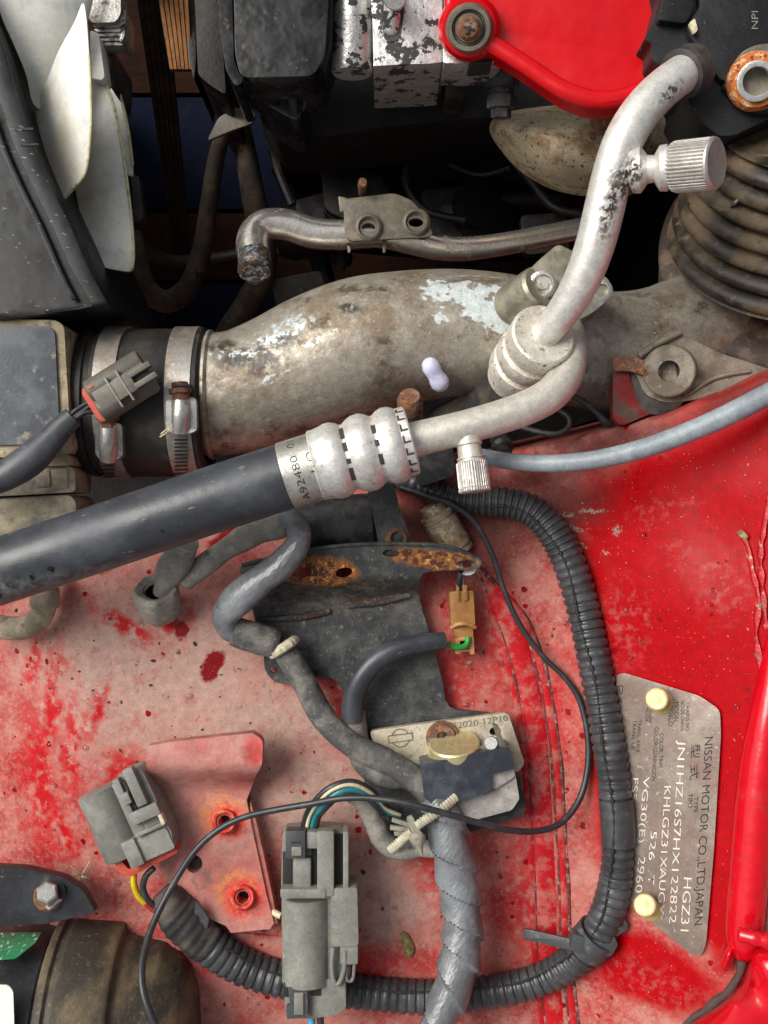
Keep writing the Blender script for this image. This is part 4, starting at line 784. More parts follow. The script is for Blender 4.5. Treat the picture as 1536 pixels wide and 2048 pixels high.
for x, y in ((737, 455), (832, 445)):
    link('weld_ring', lathe((x, y, -78 - .12 * (x - 700)), (x, y - 2, -66 - .12 * (x - 700)), [(0, 30), (.5, 27), (.7, 22), (0, 16), (-.5, 15)], seg=26, caps=False), M['bracket_steel'], br)
link('bracket_lip', plate([(686, 398), (690, 396), (700, 486), (692, 486)], -90, 40, bev=2), M['bracket_steel'], br)
link('bracket_tab', plate(rounded([(676, 392), (694, 396), (692, 420), (680, 424)], 4), -100, 12, bev=2), M['bracket_steel'], br)
link('stud', lathe((724, 386, -110), (725, 364, -40), [(0, 8), (.6, 8), (.62, 10), (1, 9), (1, 0)], seg=12), M['rust'], br)
for x in (694, 764): link('tab', plate(rounded([(x, 480), (x + 8, 480), (x + 7, 504), (x + 2, 506)], 2), -110, 8, bev=1), M['bracket_steel'], br)

# ------------------------------------------------------------------ intake pipe
def xn(x): return 768 + (x - 768) * .952      # where the near side of the coupler is seen
ip = thing('intake_pipe', 'large curved metal intake pipe stained brown with flaking silver patches', 'pipe', 800, 700, -200)
link('pipe', tube([(398, 790, -60, 122), (440, 788, -60, 122), (490, 780, -60, 123), (560, 756, -58, 128), (640, 724, -54, 136), (730, 692, -50, 138), (820, 674, -48, 131), (920, 668, -48, 126), (1020, 674, -50, 122), (1120, 690, -54, 118), (1220, 704, -58, 118), (1320, 696, -74, 124), (1420, 660, -110, 128), (1540, 610, -150, 130)], seg=64, res=10, rfun=lambda s, th, r: r * (1 + .006 * math.sin(s * .021 + 3 * th))), M['intake'], ip, ang=80)
link('bead', lathe((xn(400), 790, -60), (xn(414), 790, -60), [(0, 126), (.2, 132), (.6, 133), (1, 127)], seg=64, caps=False), M['intake'], ip)
link('moulding_line', tube([(860, 560, 62, 2), (925, 552, 54, 2), (1000, 556, 50, 2)], seg=6), M['intake'], ip)
cpn = link('plastic_cap', lathe((861, 732, 80), (880, 766, 62), [(-.42, 0), (-.38, 8), (-.25, 14), (0, 18), (.25, 17), (.5, 15.5), (.75, 18), (1, 19), (1.25, 15), (1.4, 8), (1.44, 0)], seg=24, caps=False), M['lilac'])
tag(cpn, 'small pale lilac plastic cap sitting on the brown intake pipe', 'cap')
nb = thing('rusty_nipple', 'short grey nipple with a rust-brown cap under intake pipe', 'fitting', 820, 830, 0)
link('neck', lathe((824, 860, -10), (820, 808, 60), [(0, 24), (1, 23)], seg=24), M['grey_plastic_dk'], nb)
link('cap', lathe((821, 818, 52), (819, 792, 82), [(0, 25), (.7, 25), (1, 20), (1, 0)], seg=24), M['rust'], nb)

# ------------------------------------------------------------------ rubber coupler with two clamps
CY, CR, CZ = 806, 152, -70
def cyl_z(py, r=CR): return CZ + math.sqrt(max(9, r * r - ((py - CY) * .985) ** 2))
rc_ = link('rubber_coupler', lathe((xn(150), CY, CZ), (xn(400), CY, CZ), [(0, 130), (.0, 148), (.05, 152), (.08, 152), (.09, 146), (.13, 146), (.14, 151), (.17, 152), (.66, 152), (.72, 151), (.74, 150), (.93, 150), (.95, 154), (.985, 154), (1, 148), (1, 124)], seg=64, caps=False), M['coupler'])
tag(rc_, 'dirty black rubber coupler joining sensor box to intake pipe', 'coupler')
link('moulded_lettering', text_line('DYNA', (200, 935), (198, 868), 15, lambda x, y: cyl_z(y) + 2, (-1, 0), lift=1), M['rubber_matte'], rc_)
def clamp(label, x0, x1, hy, screwm, slots):
    cxm = (x0 + x1) / 2; w = x1 - x0
    t_ = thing('hose_clamp', label, 'hose clamp', cxm, CY, CZ, 'worm drive clamps on the rubber coupler')
    link('band', lathe((xn(x0), CY, CZ), (xn(x1), CY, CZ), [(0, 152), (.02, 156), (.98, 156), (1, 152)], seg=72, caps=False), M['clamp_band'], t_)
    hw = w * .58; zt = cyl_z(hy)
    hpoly = rounded([(cxm - hw, hy - 34), (cxm + hw, hy - 36), (cxm + hw + 2, hy + 30), (cxm + hw * .55, hy + 38), (cxm - hw * .7, hy + 36), (cxm - hw, hy + 26)], 10)
    hz = lambda x, y: cyl_z(y) + 16 + 10 * (1 - ((x - cxm) / hw) ** 2)
    hsg = link('screw_housing', plate(hpoly, hz, 24, bev=6, bseg=3), M['bright_steel'], t_)
    link('housing_barrel', tube([(cxm, hy - 34, cyl_z(hy - 34) + 10, 19), (cxm, hy, cyl_z(hy) + 14, 20), (cxm, hy + 32, cyl_z(hy + 32) + 10, 19)], seg=20), M['bright_steel'], t_)
    sc_ = link('screw', lathe((cxm, hy - 30, cyl_z(hy - 30) + 14), (cxm - 3, hy - 66, cyl_z(hy - 66) + 20), [(0, 17), (.35, 17), (.36, 22), (.62, 22), (.64, 16), (.96, 16), (1, 12), (1, 0)], seg=6 if screwm == 'hex' else 18), M['rust'], t_)
    b_ = bmesh.new(); box_into(b_, frame(cxm - 2, hy - 60, -4), -15, 15, -2.5, 2.5, cyl_z(hy - 60) + 38, cyl_z(hy - 60) + 30, bev=.6)
    link('screw_slot', b_, M['slot_dark'], sc_)
    for i in range(slots):
        y = hy + 48 + i * 7.5
        if y > CY + 148: break
        zc = lambda x, yy: cyl_z(yy) + 5.2
        link('thread_slot', plate(rounded([(cxm - w * .26, y), (cxm + w * .26, y - 1), (cxm + w * .26, y + 2.6), (cxm - w * .26, y + 3.4)], 1.4, 2), zc, 2), M['slot_dark'], t_, flat=True)
    return t_
clamp('left worm-drive hose clamp with rust-ringed screw under grey plug', 194, 240, 882, 'hex', 5)
clamp('right worm-drive hose clamp nearest the brown intake pipe', 336, 388, 830, 'slot', 11)
stw = link('straw_wisp', tube([(322, 868, 92, 1.6), (334, 858, 98, 1.6), (344, 852, 100, 1.4)], seg=6), M['straw'])
join = link('straw_stalk', tube([(320, 874, 90, 1.4), (332, 866, 95, 1.4), (342, 856, 100, 1.2)], seg=6), M['straw'], stw); tag(stw, 'tiny dry straw wisp caught beside the right hose clamp', 'straw')

# ------------------------------------------------------------------ air sensor box at left edge
ab = thing('air_sensor_box', 'dusty beige sensor box with slate lid at the left edge', 'sensor box', 60, 780, -100)
link('box_frame', plate(rounded([(-140, 636), (112, 640), (128, 652), (142, 892), (128, 908), (-140, 922)], 10), 96, 220, bev=6), M['box_beige'], ab)
link('lid', plate(rounded([(-140, 652), (98, 652), (110, 664), (120, 872), (108, 886), (-140, 898)], 12), 102, 12, bev=4, bseg=3), M['box_slate'], ab)
link('outlet_ring', lathe((xn(112), CY, CZ), (xn(158), CY, CZ), [(0, 126), (.2, 136), (.4, 136), (.45, 128), (.6, 128), (.65, 140), (.9, 140), (1, 130)], seg=56, caps=False), M['box_dusty'], ab)
link('lower_step', plate(rounded([(-140, 912), (120, 904), (140, 912), (142, 930), (-140, 940)], 5), 70, 120, bev=5), M['box_beige'], ab)
link('plug_block', plate(rounded([(-140, 938), (136, 930), (150, 942), (150, 984), (-140, 1000)], 9), 60, 120, bev=5), M['box_dusty'], ab)
link('plug_window', plate(rounded([(72, 940), (98, 938), (100, 972), (74, 974)], 4), 63, 6, bev=2), M['box_dusty'], ab)
link('plug_window', plate(rounded([(106, 938), (134, 936), (136, 976), (108, 978)], 4), 63, 6, bev=2), M['box_dusty'], ab)
link('lower_housing', plate(rounded([(-140, 1006), (140, 990), (152, 1004), (150, 1070), (120, 1110), (-140, 1170)], 14), lambda x, y: 50 - .15 * (y - 1000), 140, bev=10, bseg=3), M['box_dusty'], ab)

# elbow pipe below the hose
el = thing('elbow_pipe', 'dusty beige elbow pipe poking out under the rubber hose', 'pipe', 60, 1240, 0)
link('elbow', tube([(92, 1150, 40, 24), (90, 1200, 34, 24), (82, 1232, 28, 24), (56, 1252, 22, 24), (16, 1256, 16, 24), (-60, 1240, 8, 24)], seg=20, res=6), M['elbow'], el)
link('collar', lathe((90, 1176, 38), (89, 1214, 32), [(0, 26), (.1, 29), (.9, 29), (1, 26)], seg=26), M['elbow'], el)

# ------------------------------------------------------------------ ribbed boot, throttle casting and ear
bt = thing('ribbed_boot', 'dusty brown-black ribbed rubber intake boot at the right edge', 'rubber boot', 1500, 560, -100)
prof = [(0, 230), (.0, 255)]
for i in range(7):
    t0 = .02 + i * .138; r0 = 262 - i * 8
    prof += [(t0 + .00, r0 - 14), (t0 + .02, r0 - 4), (t0 + .05, r0), (t0 + .08, r0 - 3), (t0 + .105, r0 - 12), (t0 + .12, r0 - 30), (t0 + .132, r0 - 28)]
prof += [(1, 200), (1, 0)]
link('bellows', lathe((1600, 490, -10), (1650, 236, 190), prof, seg=96), M['boot'], bt, ang=60)
link('boot_band', lathe((1592, 540, -96), (1600, 488, -6), [(0, 258), (.03, 276), (.14, 278), (.18, 268), (.62, 268), (.66, 276), (.94, 276), (1, 268), (1, 230)], seg=96), M['boot_band'], bt)
ta = thing('throttle_casting', 'rough grey cast aluminium ear with round washer hole by red panel', 'casting', 1340, 740, -100)
zt_ = lambda x, y: 112 + .04 * (x - 1340)
link('casting_web', plate(rounded([(1262, 722), (1300, 690), (1345, 660), (1362, 668), (1440, 706), (1540, 738), (1640, 742), (1640, 790), (1540, 770), (1440, 782), (1390, 800), (1330, 806), (1290, 790)], 14), zt_, 90, bev=7, bseg=3), M['cast_alu'], ta)
link('web_rib', tube([(1278, 712, 118, 7), (1310, 690, 120, 7), (1362, 664, 118, 7)], seg=10), M['cast_alu'], ta)
link('web_rib', tube([(1376, 790, 112, 5), (1430, 756, 118, 5), (1500, 742, 120, 5)], seg=10), M['cast_alu'], ta)
link('washer', lathe((1340, 742, 112), (1338, 742, 140), [(0, 50), (.9, 49), (1, 46), (1, 20), (.9, 19), (-1.6, 19), (-1.6, 0)], seg=40, caps=False), M['cast_alu'], ta)
gr_ = link('rubber_grommet', lathe((1314, 772, 62), (1317, 768, 106), [(0, 50), (.1, 58), (.35, 60), (.5, 54), (.6, 54), (.7, 59), (.9, 58), (1, 50), (1, 0)], seg=40), M['rubber_matte'], ta)
rs = thing('rusty_strap', 'rusty folded strap and dark red tab under the washer ear', 'strap', 1250, 760, -60)
link('strap', plate(rounded([(1224, 716), (1262, 712), (1292, 724), (1316, 730), (1322, 748), (1290, 752), (1262, 742), (1226, 742)], 8), lambda x, y: 118 + .14 * (x - 1224), 9, bev=3), M['rust'], rs)
link('tab', plate(rounded([(1226, 744), (1256, 740), (1272, 800), (1340, 814), (1290, 832), (1244, 852), (1226, 838)], 10), lambda x, y: 104 - .1 * (y - 740), 30, bev=4), M['red_tab'], rs)
sp = thing('dark_prong', 'dark pointed metal prong lying over the ribbed boot', 'bracket', 1500, 370, 150)
link('prong', plate([(1462, 412), (1470, 396), (1488, 372), (1510, 338), (1545, 296), (1640, 240), (1640, 290), (1545, 350), (1500, 384), (1474, 410)], lambda x, y: 205 + .25 * (x - 1462), 14, bev=4), M['dark_metal2'], sp)
link('prong_rib', tube([(1470, 406, 212, 3), (1500, 376, 222, 5), (1545, 338, 232, 6), (1620, 290, 248, 6)], seg=8), M['bracket_steel'], sp)

# ------------------------------------------------------------------ air-conditioning lines
KN = lambda n, d: (lambda q, th, r: r * (1 - d * (0.5 + 0.5 * math.cos(n * th)) ** 3) if q[1] > 27 and len(q) > 2 else r)
l2 = thing('refrigerant_pipe', 'slanted bare aluminium refrigerant pipe with knurled port cap', 'pipe', 1200, 420, 200)
link('pipe', tube([(1384, 140, 322, 37), (1362, 150, 338, 38), (1318, 184, 352, 39), (1276, 232, 362, 40), (1244, 288, 362, 40), (1224, 350, 354, 40), (1208, 420, 340, 40.5), (1190, 490, 322, 39.5), (1164, 560, 296, 37), (1130, 618, 262, 33.5), (1096, 662, 226, 30.5), (1078, 684, 205, 29.5)], seg=30, res=7), M['alu'], l2, ang=80)
link('grommet', lathe((1360, 150, 336), (1396, 132, 306), [(0, 38), (.05, 42), (.7, 42), (.9, 38), (1, 28), (1, 0)], seg=30), M['rubber_matte'], l2)
fz = [(.03, 24), (.02, 36), (0, 55), (.015, 59), (.05, 60), (.24, 60), (.26, 53), (.31, 53), (.33, 60), (.36, 62), (.50, 62), (.53, 60), (.55, 53), (.60, 53), (.62, 60), (.66, 62), (.80, 61), (.83, 53), (1, 53)]
link('crimp_collar', lathe((1088, 668, 232), (1028, 754, 70), fz, seg=40), M['crimp2'], l2)
link('hose', tube([(1036, 742, 92, 50), (1000, 790, 10, 50), (950, 830, -60, 50), (890, 860, -120, 50)], seg=28, res=10), M['rubber_matte'], l2)
pt = link('service_port', lathe((1228, 344, 356), (1368, 333, 386), [(0, 24), (.2, 22), (.24, 30), (.28, 37), (.38, 38), (.44, 30), (.48, 23), (.58, 22), (.62, 30), (.66, 37), (.76, 38), (.82, 32), (.86, 24), (1, 24)], seg=32), M['alu'], l2)
link('port_cap', lathe((1346, 334.5, 380), (1434, 326, 428), [(0, 30), (.03, 40, 1), (.1, 42, 1), (.90, 42, 1), (.93, 42), (.97, 41), (1, 37), (.985, 30), (.99, 0)], seg=160, rfun=KN(40, .09)), M['cap_alu'], pt, ang=25)

l1 = thing('refrigerant_hose', 'thick black rubber hose with white crimped collar and curved aluminium pipe', 'hose', 500, 980, 150)
link('rubber_hose', tube([(-160, 1190, 212, 68), (0, 1142, 222, 67), (200, 1076, 236, 67), (400, 1008, 250, 67), (560, 956, 258, 67), (640, 930, 260, 66)], seg=48, res=12), M['rubber'], l1, ang=80)
A0, A1 = (572, 952, 258), (652, 927, 261)
bd = link('label_band', lathe(A0, A1, [(0, 59.6), (.01, 60.6), (.99, 60.6), (1, 59)], seg=48, caps=False), M['band'], l1)
def on_cyl(s, t_mid, th0, th1, ht, r, A=A0, B=A1):
    a, b = P(*A), P(*B); ax = b - a; t = ax.normalized(); u = t.cross(Vector((0, 0, 1))).normalized(); v = u.cross(t); v = -v if v.z < 0 else v
    u = Vector((0, 1, 0)) - t * t.y; u.normalize(); bm = text_bm(s, 0, .012)
    for q in bm.verts:
        th = R(lerp(th0, th1, q.co.x)); c = a + ax * t_mid - t * (q.co.y * ht * S)
        q.co = c + (u * math.sin(th) + v * math.cos(th)) * r * S
    return bm
link('printed_lettering', on_cyl('A92480  01', .46, -58, 62, 13, 61.2), M['ink'], bd)
link('printed_lettering', on_cyl('L O', .84, -10, 24, 13, 61.2), M['ink'], bd)
cc = [(0, 55), (.0, 61), (.015, 63.5), (.03, 63), (.06, 63), (.12, 65), (.18, 68), (.24, 68), (.30, 64), (.335, 59), (.36, 59), (.40, 64), (.46, 69), (.54, 70), (.60, 66), (.645, 60), (.67, 60), (.71, 65), (.77, 69), (.84, 68), (.885, 64), (.90, 61.5), (.985, 61.5), (1, 59), (1, 30)]
C0, C1 = (630, 932, 260), (824, 880, 262)
cr = link('crimp_collar', lathe(C0, C1, cc, seg=64, rfun=lambda q, th, r: r * (1 - .012 * (abs(math.sin(4 * th)) < .25 and .3 < q[0] < .7))), M['crimp'], l1)
def patch_on(axis, t0, t1, th0, th1, r, th=2.0):
    a, b = P(*axis[0]), P(*axis[1]); ax = b - a; t = ax.normalized(); u = Vector((0, 1, 0)) - t * t.y; u.normalize(); v = t.cross(u); v = -v if v.z < 0 else v
    bm = bmesh.new(); n = 6; L = []
    for i in range(n + 1):
        an = R(lerp(th0, th1, i / n)); L.append([bm.verts.new(a + ax * tt + (u * math.sin(an) + v * math.cos(an)) * rr * S) for tt, rr in ((t0, r), (t1, r), (t1, r - th), (t0, r - th))])
    for p, q in zip(L, L[1:]):
        for j in range(4): bm.faces.new((p[j], q[j], q[(j + 1) % 4], p[(j + 1) % 4]))
    bm.faces.new(L[0]); bm.faces.new(L[-1]); return bm
for tt in (.347, .657):
    for th0, th1 in (((30, 55), (7, 22), (-14, -6), (-46, -22)) if tt < .5 else ((24, 40), (2, 12), (-30, -12))):
        link('crimp_slot', patch_on((C0, C1), tt - .022, tt + .022, th0, th1, 60.6 if tt < .5 else 61.6), M['crimp_dark'], cr)
for i in range(7):
    link('crimp_mark', patch_on((C0, C1), .905, .98, -66 + i * 20, -63 + i * 20, 62.2), M['crimp_dark'], cr)
    link('crimp_mark', patch_on((C0, C1), .905, .925, -66 + i * 20, -54 + i * 20, 62.2), M['crimp_dark'], cr)
link('pipe', tube([(812, 883, 262, 35), (850, 874, 262, 35), (920, 857, 262, 34), (1000, 834, 256, 34), (1056, 814, 246, 34.5), (1102, 788, 232, 35), (1132, 750, 212, 34), (1142, 706, 186, 32), (1138, 668, 155, 31), (1125, 632, 120, 31)], seg=30, res=7), M['alu2'], l1, ang=80)
p1 = link('service_port', lathe((934, 868, 262), (944, 930, 268), [(0, 24), (.35, 24), (.4, 21), (.75, 22), (.76, 25), (.80, 25), (.81, 22), (.85, 22), (.86, 25), (.9, 25), (1, 22)], seg=28), M['alu2'], l1)
link('port_cap', lathe((942.5, 922, 268), (950, 984, 272), [(0, 22), (.02, 25), (.05, 27.5, 1), (.84, 28.5, 1), (.86, 27.5), (.88, 28.5, 1), (.96, 28.5, 1), (1, 26), (1, 0)], seg=144, rfun=KN(36, .09)), M['cap_alu'], p1, ang=25)

bk = thing('clamp_block', 'tarnished zinc clamp block with two bolt holes behind aluminium pipe', 'clamp', 1110, 570, 60)
link('block', plate(rounded([(1046, 552), (1078, 520), (1116, 488), (1150, 504), (1172, 536), (1216, 556), (1224, 576), (1216, 600), (1184, 626), (1150, 644), (1104, 640), (1062, 612), (1048, 590)], 9), lambda x, y: 166 - .10 * (x - 1100), 90, bev=7, bseg=3), M['zinc'], bk)
link('boss', lathe((1082, 572, 172), (1016, 618, 96), [(0, 0), (0, 36), (.06, 41), (.7, 42), (.9, 40), (1, 34), (1, 0)], seg=36), M['zinc'], bk)
bo = link('bolt', lathe((1084, 570, 168), (1087, 568, 188), [(0, 26), (.5, 26), (.6, 23), (.6, 18), (.3, 16), (.3, 10), (.6, 9), (.6, 0)], seg=30), M['bright_steel'], bk)
link('bolt', lathe((1203, 582, 148), (1205, 580, 168), [(0, 20), (.5, 20), (.6, 17), (.6, 12), (.2, 11), (.2, 0)], seg=26), M['bright_steel'], bk)

# grey vacuum hose and small wires
vh = link('vacuum_hose', tube([(930, 905, 120, 14), (975, 915, 150, 16), (1030, 924, 180, 17), (1110, 927, 215, 18), (1200, 918, 245, 19), (1300, 893, 275, 20), (1400, 855, 300, 21), (1480, 818, 318, 22), (1600, 755, 335, 22)], seg=24, res=10), M['hose_grey'])
tag(vh, 'grey rubber vacuum hose sweeping over the upper red panel', 'hose')
for lab, pth in (('thin grey wire loop beneath the curved aluminium pipe', [(1030, 850, 20, 6), (1070, 862, 30, 6), (1110, 868, 40, 6), (1136, 856, 40, 6), (1138, 836, 36, 6), (1118, 820, 30, 6)]), ('thin grey wire ending in a bulb near the red tab', [(1140, 790, 40, 6), (1170, 806, 44, 7), (1195, 826, 46, 7), (1210, 842, 46, 10), (1222, 846, 46, 9)])):
    w_ = link('thin_wire', tube(pth, seg=10), M['dark_metal2']); tag(w_, lab, 'wire')
bxp = thing('black_valve', 'small black valve body under the aluminium pipe', 'valve', 870, 930, 0)
link('valve_body', plate(rounded([(832, 860), (900, 850), (912, 950), (838, 974)], 10), 96, 120, bev=6), M['dark_metal2'], bxp)
link('valve_stem', lathe((1000, 880, 40), (1010, 910, 90), [(0, 20), (.5, 22), (.6, 16), (1, 14), (1, 0)], seg=18), M['dark_metal'], bxp)

# ------------------------------------------------------------------ black motor, rusty cylinder, black bracket
mo = thing('black_motor', 'black motor cylinder with upright lug tucked under the crimp collar', 'motor', 690, 1050, -20)
link('motor_body', lathe((590, 1056, 20), (752, 1046, 20), [(0, 0), (0, 54), (.04, 60), (.96, 60), (1, 54), (1, 0)], seg=40), M['dark_metal2'], mo)
link('lug', plate(rounded([(732, 968), (788, 966), (800, 1020), (820, 1070), (818, 1110), (760, 1112), (752, 1060)], 12), lambda x, y: 100 - .05 * (y - 970), 60, bev=6, bseg=3), M['dark_metal2'], mo)
link('rusty_hole', lathe((795, 1078, 92), (796, 1077, 104), [(0, 24), (.6, 20), (1, 15), (.6, 12), (-2, 12), (-2, 0)], seg=24, caps=False), M['rust'], mo)
rc2 = thing('rusty_solenoid', 'short corroded brown cylinder lying beside the bracket tip', 'solenoid', 890, 1060, -20)
link('body', lathe((862, 1010, 20), (916, 1104, 0), [(0, 0), (0, 22), (.02, 26), (.16, 27), (.165, 33), (.18, 35), (.27, 35), (.275, 32), (.30, 32), (.305, 35), (.88, 35), (.885, 31), (.92, 31), (.925, 34), (1, 34), (1, 0)], seg=32), M['rust_pale'], rc2, ang=25)

bp_ = thing('black_bracket', 'weathered black steel bracket with rusty holes on the dusty panel', 'bracket', 760, 1300, 10)
zpl = lambda x, y: (104 - (y - 1090) * .12 if y < 1150 else lerp(96.8, 40, sstep(1150, 1200, y))) - 12 * sstep(1215, 1500, y)
outl = catmull([(482, 1132), (540, 1118), (611, 1101), (680, 1093), (738, 1089), (812, 1089), (880, 1091), (930, 1104), (958, 1118), (963, 1128), (950, 1138), (900, 1141), (858, 1143), (843, 1152), (838, 1178), (842, 1210), (851, 1240), (868, 1300), (884, 1360), (899, 1414), (960, 1424), (1008, 1440), (1018, 1520), (1032, 1600), (1029, 1630), (1005, 1644), (930, 1654), (868, 1664), (848, 1694), (800, 1706), (766, 1690), (755, 1640), (735, 1598), (726, 1550), (706, 1505), (703, 1440), (694, 1400), (672, 1362), (640, 1352), (606, 1362), (574, 1368), (548, 1362), (530, 1338), (527, 1305), (514, 1258), (504, 1215), (490, 1170)], 3, closed=True)
holes = [ellipse(602, 1144, 22, 12, 18), ellipse(688, 1145, 17, 10, 16, -12), ellipse(782, 1106, 17, 7.5, 16), ellipse(934, 1128, 20, 7.5, 16), ellipse(548, 1340, 7, 7, 12)]
bpl = link('bracket_plate', folded_plate(outl, zpl, 11, holes=holes, ycuts=(1105, 1125, 1140, 1155, 1165, 1172, 1180, 1195, 1300, 1420), bev=2.5), M['plate_black'], bp_, ang=50)
for (x, y, rx) in ((782, 1106, 19), (934, 1128, 22)):
    link('weld_nut', lathe((x, y, zpl(x, y) - 10), (x, y + 2, zpl(x, y) - 26), [(0, rx), (1, rx), (1, 9), (0, 9)], seg=20, caps=False), M['bright_steel'], bp_)
link('folded_edge', tube([(484, 1130, 102, 4), (560, 1112, 106, 4), (640, 1096, 108, 4), (738, 1088, 108, 4), (820, 1088, 108, 4), (884, 1091, 106, 4), (934, 1106, 100, 4), (962, 1124, 96, 4)], seg=8, res=8), M['plate_black'], bp_)
link('stiffener', tube([(520, 1240, 42, 6), (600, 1234, 46, 7), (660, 1222, 46, 6)], seg=10, flat=.6), M['plate_black'], bp_)
link('stiffener', tube([(692, 1210, 48, 7), (760, 1202, 50, 8), (820, 1190, 48, 6)], seg=10, flat=.6), M['plate_black'], bp_)

# ------------------------------------------------------------------ ignition module
im = thing('ignition_module', 'ignition module on cream-grey part-number plate with yellow metal can', 'module', 890, 1520, 20)
F = frame(894, 1478, -7.5)
zm = 56
link('mount_plate', plate(rounded([F(-152, -36), F(128, -36), F(148, 70), F(130, 86), F(-132, 72)], 9), zm, 20, holes=[ellipse(*F(-104, 30), 14, 7, 16, -8), ellipse(*F(98, -2), 12, 9, 16)], bev=3), M['module_plate'], im)
sw = link('rust_screw', lathe((*F(-8, -4), zm), (*F(-8, -4), zm + 14), [(0, 33), (.6, 32), (.7, 27), (1, 24), (1, 12), (.7, 8), (.7, 0)], seg=30), M['rust'], im)
b2 = bmesh.new(); f2 = frame(*F(-8, -2), 10); box_into(b2, f2, -12, 12, -2.6, 2.6, zm + 14.6, zm + 8, bev=.5); box_into(b2, f2, -2.6, 2.6, -12, 12, zm + 15, zm + 8, bev=.5)
link('dark_cross', b2, M['slot_dark'], sw)  # solid dark bars, shade of the screw's cross painted as colour
link('metal_can', lathe((*F(12, 44), zm + 20), (*F(13, 8), zm + 34), [(0, 52), (.35, 52), (.37, 50), (.92, 49), (1, 46), (1, 0)], seg=44), M['brass'], im)
link('can_flange', plate(rounded([F(-46, 36), F(20, 26), F(106, 26), F(112, 40), F(-46, 54)], 8), zm + 40, 20, bev=3), M['brass'], im)
link('rivet', lathe((*F(86, 28), zm + 40), (*F(86, 20), zm + 60), [(0, 18), (.5, 18), (1, 12), (1, 0)], seg=26), M['bright_steel'], im)
link('blade_tab', plate(rounded([F(94, -18), F(106, -12), F(114, 34), F(104, 36)], 4), zm + 62, 16, bev=2), M['bracket_steel'], im)
link('module_body', plate(rounded([F(-60, 44), F(122, 32), F(128, 76), F(76, 82), F(76, 116), F(-40, 134), F(-60, 110)], 5), zm + 74, 82, bev=4, bseg=3), M['module_black'], im)
link('plug_body', plate(rounded([F(-12, 130), F(58, 118), F(60, 120), F(76, 116), F(84, 90), F(126, 80), F(128, 138), F(110, 158), F(-8, 174)], 5), zm + 50, 64, bev=4, bseg=3), M['module_grey'], im)
link('plug_step', plate(rounded([F(66, 82), F(124, 76), F(126, 92), F(84, 112), F(68, 106)], 5), zm + 58, 20, bev=3), M['module_grey'], im)
link('sealed_back', plate(rounded([F(110, 90), F(134, 86), F(140, 160), F(128, 172), F(-8, 196), F(-10, 168)], 8), zm + 12, 34, bev=4), M['dark_metal2'], im)
lg = link('stamped_number', text_line('22020-12P10', F(14, -18), F(126, -20), 12, zm, (math.sin(R(-7.5)), -math.cos(R(-7.5))), lift=.8), M['engrave'], im)
b2 = bmesh.new(); fe = frame(*F(-92, -14), -7.5)
for u0, u1, v0, v1 in ((-25, 25, -8, -6), (-25, 25, 6, 8), (-25, -23, -6, 6), (23, 25, -6, 6)): box_into(b2, fe, u0, u1, v0, v1, zm + .9, zm - 1, bev=0)
for sgn in (-1, 1):
    for a0 in range(20, 160, 14):
        p, q = [(17 * math.cos(R(a)), sgn * (2 + 16 * math.sin(R(a)))) for a in (a0, a0 + 14)]
        join_into(b2, strip([fe(*p), fe(*q)], 2, zm + .9, 1.5))
link('stamped_emblem', b2, M['engrave'], im, flat=True)

# ------------------------------------------------------------------ identification plate
idp = thing('identification_plate', 'silver identification plate with stamped lettering pinned to red panel', 'plate', 1340, 1620, 100)
zid = lambda x, y: zslope(x) + 8
link('plate_sheet', plate(rounded([(1232, 1352), (1246, 1345), (1400, 1392), (1440, 1420), (1442, 1470), (1428, 1700), (1412, 1890), (1402, 1914), (1380, 1908), (1250, 1802), (1240, 1600)], 12), zid, 3, bev=.8), M['id_plate'], idp)
inkl = [('NISSAN MOTOR CO.,LTD.JAPAN', (1410, 1475), (1388, 1851), 16), ('型 式', (1384, 1489), (1380, 1560), 17), ('TYPE', (1388, 1594), (1387, 1626), 8), ('TIPO', (1377, 1588), (1376, 1616), 8),
        ('CHASSIS NO', (1372, 1405), (1371, 1462), 7), ('NO DE CHASIS', (1362, 1402), (1361, 1462), 7), ('MODEL', (1349, 1405), (1347, 1446), 9), ('MODELO', (1338, 1400), (1336, 1453), 9),
        ('COLOR, TRIM', (1319, 1467), (1317, 1535), 8), ('COLOR/GUARNICION', (1309, 1455), (1303, 1563), 8), ('ENGINE', (1298, 1419), (1297, 1447), 6), ('MOTOR', (1291, 1416), (1290, 1444), 6),
        ('TRANS. AXLE', (1276, 1440), (1272, 1505), 7), ('TRANS. EJE', (1266, 1440), (1262, 1500), 7), ('日産自動車', (1233, 1372), (1222, 1500), 14)]
whl = [('HGZ31', (1368, 1755), (1361, 1862), 16), ('JN1HZ16S7HX122822', (1357, 1480), (1338, 1846), 14), ('KHLGZ31XAUGX', (1329, 1572), (1315, 1830), 13), ('526', (1302, 1662), (1297, 1720), 12), ('T', (1297, 1750), (1296, 1768), 12), ('VG30(E)', (1287, 1553), (1277, 1685), 12), ('2960', (1277, 1713), (1270, 1785), 14), ('FS5', (1266, 1556), (1262, 1600), 11)]
for s_, a, b, h in inkl: link('printed_lettering', text_line(s_, a, b, h, zid, (1, -.12), lift=.9, thin=.006), M['ink'], idp, flat=True)
for s_, a, b, h in whl: link('stamped_lettering', text_line(s_, a, b, h, zid, (1, .05), lift=1.1, thin=.006), M['stamp'], idp, flat=True)
